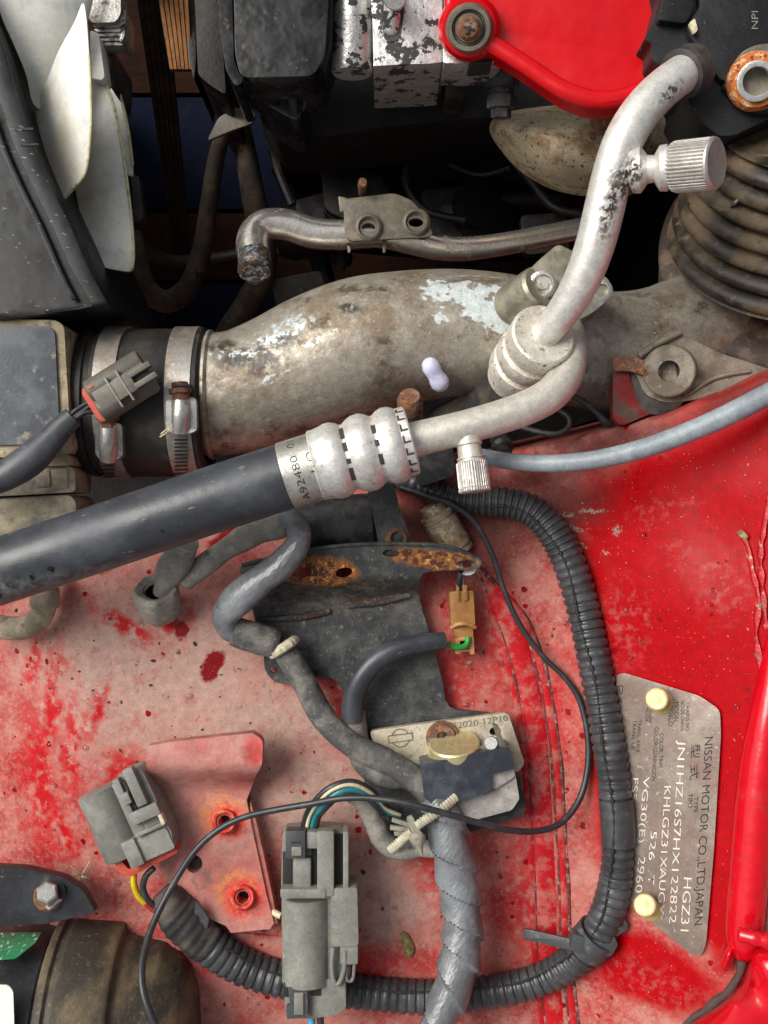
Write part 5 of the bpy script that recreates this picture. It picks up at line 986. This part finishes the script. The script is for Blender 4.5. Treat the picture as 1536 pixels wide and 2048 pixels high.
for (x, y, dx, dy) in ((1314, 1398, 12, 4), (1290, 1810, 14, 6)):
    zz = zid(x, y)
    pn = link('plastic_pin', lathe((x + dx * .6, y + dy * .5, zz), (x - 1, y, zz + 42), [(0, 12), (.5, 12), (.55, 20), (.7, 21), (.95, 20), (1, 17), (.98, 8), (1.0, 6), (1, 0)], seg=32), M['pin_cream'], idp)
    link('pin_washer', lathe((x + dx * .9, y + dy * .8, zz), (x + dx * .4, y + dy * .4, zz + 14), [(0, 26), (.5, 24), (1, 14), (1, 0)], seg=26), M['pin_clear'], pn)

# ------------------------------------------------------------------ corrugated conduit round the right side
def rib_r(pitch, d, split=None):
    def f(s, th, r):
        w = (s / pitch if s < 420 else 420 / pitch + (s - 420) / (pitch * 1.38)) % 1.0
        b = 1.0 - d * (1 - sstep(.0, .14, w) * sstep(.80, .62, w))
        if split is not None and abs(((th - split - .10 * math.sin(s * .02)) + math.pi) % (2 * math.pi) - math.pi) < .10: b *= .90
        return r * b
    return f
cpth = [(770, 952, -20, 18), (815, 962, 10, 22), (858, 978, 14, 26), (905, 996, 16, 28), (960, 1002, 20, 30), (1015, 1006, 28, 32), (1064, 1022, 36, 33), (1102, 1058, 44, 34), (1132, 1112, 50, 34), (1156, 1180, 56, 34), (1176, 1262, 64, 34), (1194, 1350, 76, 34), (1210, 1440, 88, 34), (1224, 1530, 98, 34), (1232, 1610, 106, 33), (1236, 1690, 108, 32), (1230, 1770, 104, 34), (1208, 1845, 88, 36), (1168, 1902, 62, 35), (1108, 1946, 38, 33), (1040, 1972, 30, 33), (960, 1986, 22, 34), (880, 1994, 16, 34), (800, 1992, 14, 34), (720, 1984, 14, 34), (640, 1974, 18, 34), (560, 1958, 24, 36), (490, 1934, 30, 38), (425, 1896, 40, 40), (378, 1852, 46, 42), (346, 1812, 50, 38), (330, 1790, 52, 26)]
cd = thing('corrugated_conduit', 'black corrugated split conduit looping round the panel', 'conduit', 1200, 1600, 20)
link('conduit', tube(cpth, seg=40, res=2.6, rfun=rib_r(13.0, .12)), M['conduit'], cd, ang=50)
sp_ = []
cs_ = catmull(cpth, 6)
for i_ in range(18, len(cs_) - 20, 2):
    a, c, b = cs_[i_ - 1], cs_[i_], cs_[i_ + 1]; dx, dy = b[0] - a[0], b[1] - a[1]; l_ = math.hypot(dx, dy)
    o_ = c[3] * (.30 + .10 * math.sin(i_ * .35)); sp_.append((c[0] - dy / l_ * o_, c[1] + dx / l_ * o_, c[2] + c[3] * .93, 2.1 + .8 * math.sin(i_ * .7)))
link('slit', tube(sp_, seg=6, res=5, rfun=lambda s, th, r: r * (1 + .5 * math.sin(s * .33))), M['slot_dark'], cd)
link('plain_sleeve', tube([(1232, 1598, 106, 34.5), (1236, 1650, 108, 34.5), (1237, 1690, 109, 34.5)], seg=30, res=8), M['conduit'], cd)
link('taped_end', tube([(410, 1884, 42, 42), (380, 1854, 47, 43.5), (352, 1822, 50, 43), (334, 1796, 53, 34), (322, 1782, 53, 20)], seg=28, res=4, rfun=lambda s, th, r: r * (1 + .035 * math.sin(s * .35 + th * 2) + .03 * math.sin(3 * th + s * .1))), M['rubber_matte'], cd)
link('tape_flap', plate(rounded([(392, 1800), (418, 1838), (414, 1858), (400, 1862), (388, 1826)], 5), 74, 4, bev=1), M['conduit'], cd)
ct = thing('cable_tie', 'black cable tie with long flat tail round the conduit bend', 'cable tie', 1170, 1890, 40)
link('strap_loop', lathe((1198, 1866, 82), (1172, 1896, 66), [(0, 38), (0, 42), (1, 42), (1, 38)], seg=40, caps=False), M['clip_dark'], ct)
link('head', plate(rounded([(1146, 1868), (1184, 1878), (1178, 1912), (1142, 1902)], 6), 110, 34, bev=4), M['clip_dark'], ct)
link('lock', plate(rounded([(1186, 1880), (1222, 1888), (1228, 1872), (1236, 1890), (1222, 1914), (1190, 1908)], 5), 112, 36, bev=4), M['clip_dark'], ct)
link('tail', plate(rounded([(1050, 1857), (1148, 1880), (1146, 1902), (1046, 1878)], 4), lambda x, y: 42 + .5 * max(0, x - 1060), 5, bev=1.2), M['clip_dark'], ct)
link('anchor', plate(rounded([(1228, 1846), (1246, 1836), (1257, 1850), (1254, 1860), (1232, 1874)], 5), 112, 8, bev=2), M['clip_dark'], ct)

# ------------------------------------------------------------------ thin black wire
tw = link('thin_black_wire', tube([(800, 975, 40, 5.7), (850, 990, 52, 5.7), (905, 1010, 56, 5.7), (950, 1046, 50, 5.7), (985, 1110, 44, 5.7), (1008, 1180, 40, 5.7), (1040, 1250, 36, 5.7), (1086, 1312, 34, 5.7), (1130, 1356, 36, 5.7), (1158, 1398, 40, 6.1), (1174, 1460, 48, 6.6), (1176, 1530, 56, 6.6), (1160, 1596, 64, 6.6), (1124, 1644, 82, 6.6), (1076, 1662, 110, 6.6), (1016, 1660, 150, 6.6), (950, 1644, 178, 6.6), (880, 1624, 190, 6.6), (810, 1606, 190, 6.6), (740, 1596, 178, 6.6), (680, 1597, 168, 6.6), (620, 1608, 150, 6.6), (550, 1620, 132, 6.6), (490, 1634, 126, 6.6), (436, 1660, 124, 6.6), (390, 1702, 122, 6.6), (350, 1762, 122, 6.6), (318, 1822, 134, 6.6), (296, 1876, 158, 7.0), (284, 1930, 190, 7.4), (286, 1980, 214, 7.4), (302, 2030, 226, 7.8), (330, 2090, 230, 8.2)], seg=14, res=6), M['wire_black'])
tag(tw, 'single thin black wire looping across the whole lower panel', 'wire')

# ------------------------------------------------------------------ taped harness
def helix(pitch, a): return lambda s, th, r: r * (1 + a * (((s / pitch + th / (2 * math.pi)) % 1.0) ** 1.5 - .4) + .02 * math.sin(s * .05 + th * 2))
helix2 = lambda pitch, a: (lambda s, th, r: r * (1 + a * (((s / pitch - 2 * th / (2 * math.pi) + .12 * math.sin(s * .021)) % 1.0) ** 1.4 - .45) + .025 * math.sin(s * .037 + th * 2)))
th_ = thing('taped_harness', 'grey tape-wrapped wiring harness running down past the module', 'wiring harness', 880, 1800, 30)
link('taped_trunk', tube([(840, 1555, 92, 22), (872, 1592, 100, 34), (890, 1640, 104, 38), (904, 1700, 102, 40), (918, 1770, 96, 40), (926, 1840, 92, 40), (922, 1910, 96, 40), (908, 1970, 104, 39), (888, 2020, 108, 37), (860, 2100, 108, 36)], seg=36, res=4, rfun=helix2(66, .24)), M['tape'], th_, ang=50)
link('upper_cable', tube([(558, 1286, 76, 24), (580, 1318, 78, 25), (604, 1356, 78, 25), (626, 1400, 76, 25), (660, 1452, 78, 25), (712, 1494, 84, 25), (776, 1524, 92, 26), (828, 1556, 98, 26), (866, 1590, 100, 28)], seg=24, res=6, rfun=helix(90, .04)), M['cloth_tape'], th_, ang=50)
link('upper_cable', tube([(708, 1420, 62, 22), (712, 1470, 60, 24), (728, 1524, 66, 25), (768, 1548, 76, 26), (820, 1556, 84, 25), (868, 1590, 92, 24)], seg=24, res=6, rfun=helix(80, .05)), M['cloth_tape'], th_, ang=50)
link('branch_cable', tube([(700, 1592, 120, 13), (726, 1606, 108, 16), (746, 1640, 90, 20), (766, 1680, 74, 22), (800, 1700, 66, 20), (846, 1696, 66, 18), (896, 1706, 80, 14)], seg=18, res=6, rfun=helix(40, .07)), M['sleeve_grey'], th_, ang=50)
tie = thing('white_cable_tie', 'aged white ribbed nylon tie with spiked clip on the harness', 'cable tie', 830, 1660, 60)
rsp = lambda s, th, r: r * (1 + .10 * (1 if (s / 6.5) % 1 < .5 else -1))
link('ribbed_strap', tube([(912, 1594, 128, 9), (884, 1618, 146, 9.5), (850, 1640, 150, 9.5), (834, 1652, 146, 9)], seg=12, res=1.6, flat=.55, rfun=rsp), M['tie_white'], tie, ang=50)
link('ribbed_strap', tube([(824, 1664, 120, 9), (806, 1678, 112, 9.5), (780, 1702, 100, 9.5)], seg=12, res=1.6, flat=.55, rfun=rsp), M['tie_white'], tie, ang=50)
link('clip_spike', lathe((832, 1664, 136), (844, 1712, 150), [(0, 0), (.02, 11), (.25, 16), (.45, 13), (.6, 7), (1, 1.2), (1, 0)], seg=18), M['clip_grey'], tie)
link('clip_wing', plate(rounded([(812, 1636), (824, 1630), (840, 1662), (852, 1676), (838, 1684), (824, 1668)], 5), 146, 8, bev=2), M['clip_grey'], tie)
for i, (a, b) in enumerate((((784, 1640), (822, 1652)), ((780, 1656), (820, 1660)), ((788, 1668), (822, 1668)))):
    link('clip_barb', strip([a, b], 9, 96 + i * 4, 12, bev=2), M['clip_grey'], tie)
tie2 = link('nylon_tie_ring', lathe((556, 1278, 84), (582, 1318, 84), [(.2, 25), (.3, 31), (.42, 33), (.55, 31), (.62, 25)], seg=36, caps=False, rfun=lambda q, th, r: r * (1 + .05 * math.cos(th * 14))), M['tie_white'])
tag(tie2, 'pale ribbed tie ring round the harness at bracket edge', 'cable tie')

# sleeve bending out from under the hose down to the tie ring
sl = thing('bent_sleeve', 'shiny grey tape sleeve folded over itself left of the bracket', 'wiring sleeve', 520, 1200, 40)
link('sleeve', tube([(572, 1030, 120, 22), (596, 1056, 140, 26), (594, 1090, 150, 28), (566, 1126, 148, 30), (522, 1160, 140, 32), (474, 1200, 128, 34), (450, 1232, 112, 30), (462, 1262, 96, 27), (506, 1274, 86, 28), (552, 1286, 80, 27)], seg=28, res=5, flat=.8, rfun=lambda s, th, r: r * (1 + .03 * math.sin(s * .06 + th * 2) - .05 * max(0, math.sin(s * .018)) * math.cos(2 * th))), M['tape'], sl, ang=60)
link('sleeve_fold', tube([(446, 1216, 132, 14), (442, 1240, 122, 17), (452, 1262, 110, 14)], seg=16, flat=.7), M['tape'], sl)
link('sleeve_end', tube([(466, 1262, 98, 29), (512, 1276, 90, 31), (548, 1286, 84, 31), (556, 1288, 83, 27)], seg=24, res=6, rfun=helix(30, .05)), M['cloth_tape'], sl)
ts_ = thing('torn_sleeve', 'torn grey fabric loom end with exposed wires under the hose', 'wiring sleeve', 330, 1190, 20)
link('loom', tube([(590, 1040, 110, 20), (556, 1052, 112, 26), (510, 1066, 104, 26), (462, 1092, 92, 23), (412, 1128, 80, 22), (370, 1162, 66, 22)], seg=22, res=5, rfun=lambda s, th, r: r * (1 + .06 * math.sin(s * .07 + 2 * th))), M['sleeve_grey'], ts_, ang=60)
link('loom', tube([(372, 1080, 120, 30), (352, 1120, 96, 32), (334, 1160, 78, 26), (322, 1190, 66, 16)], seg=22, res=5, rfun=lambda s, th, r: r * (1 + .07 * math.sin(s * .09 + 3 * th))), M['sleeve_grey'], ts_, ang=60)
link('torn_mouth', lathe((312, 1176, 88), (322, 1232, 26), [(.12, 20), (0, 30), (-.02, 36), (.06, 40), (.25, 42), (.5, 40), (.8, 36), (1.0, 28), (1.12, 12), (1.14, 0)], seg=30, caps=False, rfun=lambda q, th, r: r * (1 + .08 * math.sin(th * 2 + 1) + .05 * math.sin(th * 5))), M['sleeve_grey'], ts_, ang=60)
link('torn_cavity', lathe((314, 1178, 84), (318, 1204, 56), [(0, 26), (1, 18), (1, 0)], seg=20, caps=False), M['slot_dark'], ts_)
for m_, dx in (('teal_wire', 0), ('cream_wire', 9), ('green_wire', 14)):
    link('bare_wire', tube([(338 + dx, 1166, 72, 4.5), (346 + dx * .8, 1148, 92, 4.5), (356 + dx * .6, 1128, 98, 4.5)], seg=8), M[m_], ts_)

# cable with green wire into brown connector
gc = thing('green_wire_cable', 'black sheathed cable with green wire end curving to tan connector', 'cable', 760, 1330, 50)
link('sheath', tube([(706, 1440, 66, 22), (706, 1400, 74, 22), (722, 1356, 82, 22), (756, 1318, 88, 21), (800, 1296, 88, 20), (846, 1286, 82, 19), (886, 1282, 74, 18)], seg=24, res=6), M['rubber'], gc)
link('sheath_mouth', lathe((880, 1282.5, 75), (889, 1281.5, 73), [(0, 17.5), (1, 17.8), (1, 12), (.2, 11), (.2, 0)], seg=22, caps=False), M['conduit'], gc)
link('wire', tube([(876, 1285, 74, 6), (900, 1290, 70, 6), (920, 1295, 66, 6), (934, 1288, 62, 6), (936, 1274, 58, 6)], seg=12, res=4), M['green_wire'], gc)
link('wire_stripe', tube([(890, 1285, 77, 2.4), (898, 1287, 76, 2.4)], seg=8, smooth_path=False), M['red_wire'], gc)
bc = thing('tan_connector', 'tan brown two-piece wire connector hanging from the bracket tip', 'connector', 928, 1240, 0)
F2 = frame(926, 1240, -3)
link('housing', box(F2, -24, 24, -58, 12, 60, 16, bev=6, rnd=6), M['brown_plastic'], bc)
link('housing_ridge', box(F2, -10, -4, -74, -38, 64, 40, bev=1.5), M['brown_plastic'], bc)
link('housing_ridge', box(F2, 3, 12, -70, -38, 66, 40, bev=1.5), M['brown_plastic'], bc)
link('collar', tube([(*F2(-24, 14), 52, 4), (*F2(-10, 8), 62, 4.5), (*F2(8, 8), 62, 4.5), (*F2(24, 16), 52, 4)], seg=10), M['tan_plastic'], bc)
link('plug', box(F2, -19, 19, 12, 42, 52, 18, bev=4, rnd=4), M['brown_plastic'], bc)
for u0, u1, v0, v1 in ((-19, -8, 36, 68), (10, 20, 36, 70), (-10, 12, 34, 42), (-10, 12, 58, 64)):
    link('plug_jaw', box(F2, u0, u1, v0, v1, 54, 20, bev=2), M['tan_plastic'], bc)
link('plug_cavity', box(F2, -8, 10, 42, 58, 30, 20, bev=1), M['slot_dark'], bc)
link('lead_wire', tube([(916, 1184, 50, 5), (918, 1160, 66, 5.5), (922, 1140, 74, 6)], seg=10), M['wire_black'], bc)
link('lead_wire', tube([(927, 1184, 50, 5), (926, 1160, 60, 5.5), (924, 1136, 70, 6)], seg=10), M['grey_plastic_dk'], bc)

# ------------------------------------------------------------------ grey connectors
# 1: on the coupler
c1 = thing('grey_connector', 'olive grey connector with red seal and heat-shrunk cable on the coupler', 'connector', 240, 770, 80)
F3 = frame(240, 775, -32); zc = 150
for vv in (-20, 20): link('shell', lathe((*F3(-58, vv), zc - 26), (*F3(66, vv), zc - 26), [(0, 22), (.02, 26), (.96, 26), (1, 23), (1, 0)], seg=36), M['grey_plastic_dk'], c1)
link('shell_core', box(F3, -56, 64, -22, 22, zc, zc - 52, bev=3), M['grey_plastic_dk'], c1)
link('latch_block', box(F3, -20, 30, -20, 22, zc + 12, zc - 6, bev=3), M['grey_plastic_dk'], c1)
for v in (-17, 8): link('latch_rail', box(F3, 26, 76, v, v + 12, zc + 14, zc - 6, bev=2), M['grey_plastic_dk'], c1)
link('latch_slot', box(F3, 32, 66, -4, 7, zc + 4, zc - 4, bev=1), M['slot_dark'], c1)
for u in (-18, 8): link('shell_rib', box(F3, u, u + 4, -34, 36, zc + 14, zc - 4, bev=1), M['grey_plastic'], c1)
link('red_seal', plate(rounded([F3(-66, -38), F3(-52, -40), F3(-54, 40), F3(-66, 40), F3(-72, 30), F3(-72, -28)], 7), zc - 14, 46, bev=5, bseg=3), M['seal_red'], c1)
link('seal_tab', box(F3, -56, -44, -34, -28, zc + 1, zc - 8, bev=1.5), M['seal_red'], c1)
for a, b, c in (((-70, -8), (150, 822), (136, 838)), ((-70, 14), (168, 826), (140, 846)), ((-70, 0), (158, 828), (138, 842))):
    link('lead_wire', tube([(*F3(*a), zc - 30, 5), (*b, zc - 26, 5), (*c, zc - 24, 5), (110, 868, zc - 24, 5)], seg=10), M['wire_black'], c1)
link('heat_shrink', tube([(146, 834, 126, 22), (126, 852, 128, 24), (96, 884, 132, 28), (66, 914, 136, 33), (36, 936, 138, 33), (0, 956, 138, 30), (-80, 985, 134, 30)], seg=28, res=6, flat=.8), M['rubber'], c1)

# 2: lower left
c2 = thing('grey_connector', 'light grey connector with red seal lying at the lower left', 'connector', 258, 1650, 60)
F4 = frame(256, 1642, -24); z2 = 128
link('shell', lathe((*F4(-28, -82), z2 - 42), (*F4(-28, 60), z2 - 42), [(0, 0), (0, 40), (.015, 43), (.97, 43), (1, 40), (1, 0)], seg=48), M['grey_plastic'], c2)
link('shell_core', box(F4, -2, 24, -80, 60, z2 - 6, z2 - 76, bev=4), M['grey_plastic'], c2)
link('side_shell', plate(rounded([F4(18, -92), F4(60, -90), F4(68, -76), F4(70, 60), F4(62, 84), F4(20, 86)], 8), z2 - 8, 66, bev=8, bseg=3), M['grey_plastic'], c2)
link('latch_rail', box(F4, 2, 16, -86, -8, z2 + 10, z2 - 10, bev=2.5), M['grey_plastic'], c2)
link('latch_rail', box(F4, 28, 50, -96, -16, z2 + 12, z2 - 10, bev=2.5), M['grey_plastic'], c2)
link('latch_slot', box(F4, 17, 27, -76, -16, z2 + 4, z2 - 6, bev=1), M['slot_dark'], c2)
link('latch_step', box(F4, 6, 22, -54, -30, z2 + 15, z2 - 6, bev=2), M['grey_plastic'], c2)
link('latch_bridge', box(F4, 4, 66, -12, 14, z2 + 12, z2 - 10, bev=3), M['grey_plastic'], c2)
link('latch_bridge', box(F4, 2, 64, 30, 38, z2 + 6, z2 - 10, bev=2), M['grey_plastic'], c2)
link('wire_guard', box(F4, 58, 66, 2, 36, z2 + 10, z2 - 8, bev=2), M['cream_wire'], c2)
link('base_block', box(F4, -30, 64, 42, 88, z2 - 4, z2 - 66, bev=5, rnd=6), M['grey_plastic'], c2)
link('base_tower', box(F4, -34, -4, 36, 92, z2 + 4, z2 - 60, bev=4), M['grey_plastic'], c2)
link('base_notch', box(F4, -48, -34, 46, 62, z2 - 2, z2 - 30, bev=2), M['slot_dark'], c2)
link('red_seal', plate(rounded([F4(-62, 62), F4(-48, 58), F4(-38, 90), F4(66, 84), F4(66, 98), F4(-40, 104), F4(-52, 96)], 5), z2 - 18, 44, bev=4), M['seal_red'], c2)
for m_, p_ in (('yellow_wire', [(268, 1742, 90, 6), (268, 1768, 84, 6.5), (276, 1790, 78, 6.5), (290, 1806, 72, 6), (306, 1818, 66, 6)]), ('wire_black', [(308, 1736, 90, 6), (292, 1752, 88, 6.5), (286, 1776, 82, 6.5), (296, 1800, 74, 6), (314, 1814, 68, 6)]), ('red_wire', [(290, 1806, 74, 5.5), (304, 1818, 68, 5.5), (322, 1826, 62, 5)])):
    link('lead_wire', tube(p_, seg=12), M[m_], c2)

# 3: centre
c3 = thing('grey_connector', 'tall grey connector with dark clips crossing over the conduit', 'connector', 630, 1850, 60)
F5 = frame(0, 0, 0); z3 = 142
link('main_shell', lathe((612, 1790, z3 - 46), (613, 1962, z3 - 46), [(0, 0), (0, 44), (.012, 46.5), (.985, 46.5), (1, 44), (1, 0)], seg=56), M['grey_plastic'], c3)
link('shell_core', plate(rounded([(566, 1786), (700, 1780), (700, 1964), (566, 1962)], 4), z3 - 26, 56, bev=3), M['grey_plastic'], c3)
link('top_shell', plate(rounded([(566, 1664), (612, 1658), (664, 1660), (694, 1664), (694, 1792), (562, 1792), (564, 1700)], 6), z3 - 30, 56, bev=5), M['grey_plastic'], c3)
link('top_rail', box(F5, 634, 668, 1662, 1794, z3 - 2, z3 - 30, bev=4), M['grey_plastic'], c3)
link('top_rail', box(F5, 612, 650, 1664, 1698, z3 - 4, z3 - 30, bev=4), M['grey_plastic'], c3)
link('side_rail', box(F5, 686, 697, 1664, 1780, z3 - 8, z3 - 60, bev=2), M['grey_plastic'], c3)
link('side_slot', box(F5, 669, 686, 1668, 1776, z3 - 27, z3 - 34, bev=1), M['slot_dark'], c3)
link('tongue', box(F5, 586, 622, 1716, 1790, z3 - 12, z3 - 34, bev=5), M['grey_plastic'], c3)
link('tongue_slot', box(F5, 565, 584, 1704, 1784, z3 - 27, z3 - 34, bev=1), M['slot_dark'], c3)
link('tongue_slot', box(F5, 623, 634, 1700, 1784, z3 - 26, z3 - 34, bev=1), M['slot_dark'], c3)
link('collar', box(F5, 560, 652, 1778, 1798, z3 + 1, z3 - 40, bev=5), M['grey_plastic'], c3)
lk = link('lock_clip', box(F5, 571, 611, 1662, 1718, z3 + 2, z3 - 30, bev=3), M['clip_dark'], c3)
link('clip_notch', box(F5, 582, 602, 1684, 1687, z3 + 2.6, z3 - 4, bev=0), M['slot_dark'], lk)
link('clip_pad', box(F5, 583, 603, 1694, 1712, z3 + 5, z3 - 6, bev=2), M['grey_plastic'], lk)
link('side_housing', plate(rounded([(662, 1790), (668, 1777), (714, 1776), (717, 1886), (714, 1892), (664, 1894)], 4), z3 - 4, 76, bev=5), M['grey_plastic'], c3)
link('hinge_block', box(F5, 680, 716, 1890, 1930, z3 - 8, z3 - 60, bev=4), M['grey_plastic'], c3)
link('hinge_strap', tube([(667, 1894, z3 - 14, 5), (664, 1930, z3 - 14, 5), (668, 1962, z3 - 16, 5), (678, 1966, z3 - 16, 5), (688, 1940, z3 - 12, 5), (690, 1900, z3 - 10, 5)], seg=10), M['grey_plastic'], c3)
link('wire_bail', tube([(694, 1932, z3 - 16, 3.5), (693, 1956, z3 - 18, 3.5), (699, 1962, z3 - 20, 3.5), (706, 1956, z3 - 20, 3.5), (709, 1926, z3 - 18, 3.5)], seg=8), M['grey_plastic'], c3)
link('lower_shell', plate(rounded([(566, 1960), (690, 1958), (692, 2016), (672, 2030), (620, 2038), (572, 2034)], 6), z3 - 22, 60, bev=6), M['grey_plastic'], c3)
link('lower_slot', box(F5, 567, 578, 1966, 1994, z3 - 19, z3 - 26, bev=1), M['slot_dark'], c3)
link('lower_slot', box(F5, 622, 641, 1964, 1992, z3 - 19, z3 - 26, bev=1), M['slot_dark'], c3)
lk = link('lock_clip', plate(rounded([(576, 1976), (615, 1972), (616, 2036), (574, 2038), (572, 2014), (580, 2012)], 3), z3 - 6, 24, bev=3), M['clip_dark'], c3)
link('clip_pad', box(F5, 588, 607, 1986, 2030, z3 - 3, z3 - 12, bev=2), M['grey_plastic'], lk)
for m_, dx, r_ in (('wire_black', 0, 7), ('cream_wire', 6, 4), ('teal_wire', 16, 7), ('wire_black', 24, 6)):
    pw = [(606 + dx, 1670, z3 - 40, r_), (612 + dx, 1636, z3 - 30, r_), (628 + dx, 1606 + dx * .4, z3 - 10, r_), (660 + dx * .6, 1576 + dx * .8, z3 + 4, r_), (702, 1564 + dx * .9, z3, r_), (740, 1580 + dx * .8, z3 - 20, r_), (768, 1612 + dx * .6, z3 - 50, r_), (800, 1630, z3 - 70, r_)]
    if m_ == 'cream_wire': pw = [(x, y, z + 6, r) for x, y, z, r in pw]
    link('lead_wire', tube(pw, seg=12, res=6), M[m_], c3)
for m_, x in (('blue_wire', 622), ('wire_black', 640)):
    link('lead_wire', tube([(x, 2026, z3 - 30, 7), (x + 2, 2060, z3 - 30, 7), (x + 4, 2110, z3 - 34, 7)], seg=12), M[m_], c3)
wt = link('wire_stub', tube([(540, 1822, 40, 6), (550, 1826, 44, 7), (562, 1832, 48, 7)], seg=10), M['cream_wire']); tag(wt, 'short cream wire stub between welded bracket and tall connector', 'wire')

# ------------------------------------------------------------------ canister lower left
cn = thing('black_canister', 'dusty black canister with green and white stickers in the lower left corner', 'canister', 150, 2000, -100)
AX0, AX1 = (-160, 2092, -20), (402, 2076, -20)
link('canister_body', lathe(AX0, AX1, [(0, 0), (0, 224), (.36, 226), (.37, 234), (.46, 236), (.50, 234), (.515, 226), (.53, 226)], seg=90), M['canister'], cn)
cap_ = link('canister_cap', lathe(AX0, AX1, [(.516, 230), (.52, 252), (.53, 257), (.55, 258), (.56, 252), (.575, 252), (.585, 256), (.745, 249), (.755, 244), (.76, 226), (.79, 224), (.80, 219), (.88, 208), (.90, 203), (.91, 196), (.95, 184), (.98, 158), (1, 110), (1, 0)], seg=90), M['canister_dust'], cn)
def cz(py, r): return -20 + math.sqrt(max(1, r * r - ((py - 2085) * 1.0) ** 2))
gs = link('green_sticker', plate([(-60, 1866), (82, 1866), (70, 1886), (30, 1918), (-60, 1924)], lambda x, y: cz(y, 228) + 6, 3), M['sticker_green'], cn)
link('white_sticker', plate(rounded([(-60, 1970), (16, 1970), (26, 1982), (30, 2100), (-60, 2100)], 10), lambda x, y: cz(y, 226) + 6, 3), M['sticker_white'], cn)
brk = thing('canister_bracket', 'dark grey bracket plate with one hex bolt above the canister', 'bracket', 90, 1790, 40)
link('bracket_plate', plate(rounded([(-140, 1728), (50, 1737), (128, 1756), (164, 1778), (192, 1826), (90, 1848), (-140, 1862)], 10), lambda x, y: 92 - .05 * (x - 90) + .1 * (1800 - y), 26, bev=6, bseg=3), M['canister'], brk)
bw = link('bolt', lathe((97, 1792, 92), (94, 1784, 124), [(0, 27), (.14, 27), (.16, 22), (.9, 21), (1, 17), (1, 0)], seg=6), M['bright_steel'], brk)
link('washer', lathe((97, 1793, 90), (97, 1792, 99), [(0, 28), (.7, 28), (1, 25), (1, 0)], seg=28), M['rust'], bw)
link('hinge_dark', plate(rounded([(112, 1776), (128, 1770), (132, 1790), (118, 1800)], 5), 100, 8, bev=2), M['slot_dark'], brk)

# ------------------------------------------------------------------ small debris
lf = link('dried_leaf', dome(catmull([(800, 1868), (812, 1866), (824, 1884), (828, 1900), (822, 1916), (812, 1912), (804, 1894)], 4, closed=True), 6, 4, rings=3, skirt=2), M['leaf']); tag(lf, 'dried brown leaf scrap on the panel between connector and harness', 'leaf')
pc = link('paint_chip', plate([(556, 1502), (562, 1499), (577, 1516), (572, 1520)], 8, 3), M['sticker_white']); tag(pc, 'tiny white paint chip on the dusty panel above the welded bracket', 'paint chip')
sd = thing('seed_fluff', 'pale seed fluff stuck on red panel above the canister bracket', 'seed', 160, 1752, 0)
for i in range(12):
    a = random.uniform(0, 6.28); l = random.uniform(12, 30)
    link('fibre', tube([(161, 1752, 4, .9), (161 + l * .5 * math.cos(a), 1752 + l * .5 * math.sin(a), 10, .8), (161 + l * math.cos(a), 1752 + l * math.sin(a), 6, .6)], seg=4, n=3), M['straw'], sd)
link('stalk', tube([(163, 1750, 5, 1.2), (172, 1736, 12, 1.2), (180, 1722, 16, 1)], seg=5), M['straw'], sd)
bm = bmesh.new()
for i in range(420):
    x, y = random.uniform(20, 1180), random.uniform(1180, 2040)
    if i > 390: x, y = random.uniform(1060, 1480), random.uniform(950, 1900)
    r = random.choice([1.2, 1.6, 2, 2.4, 3.2]) * random.uniform(.7, 1.2)
    c = P(x, y, zap(x, y) + r * .4); a = random.uniform(0, 3.14)
    mt = Matrix.Translation(c) @ Matrix.Rotation(a, 4, 'Z') @ Matrix.Diagonal((r * S * random.uniform(1, 1.8), r * S, r * S * .6, 1))
    bmesh.ops.create_icosphere(bm, subdivisions=1, radius=1, matrix=mt)
dr = link('dirt_crumbs', bm, M['dirt']); tag(dr, 'scattered dark dirt crumbs over the red panel', 'dirt', kind='stuff')
bm = bmesh.new()
for i in range(170):
    x, y = (random.uniform(1010, 1500), random.uniform(960, 1950)) if i < 40 else (random.uniform(60, 1150), random.uniform(1200, 2030))
    r = random.choice([2, 2.5, 3, 4, 6]) * random.uniform(.8, 1.2)
    mt = Matrix.Translation(P(x, y, zap(x, y))) @ Matrix.Diagonal((r * S * random.uniform(1, 1.4), r * S, r * S * .45, 1))
    bmesh.ops.create_uvsphere(bm, u_segments=10, v_segments=6, radius=1, matrix=mt)
wd = link('water_drops', bm, M['water']); tag(wd, 'tiny clear water drops beaded over the red panel', 'water', kind='stuff')
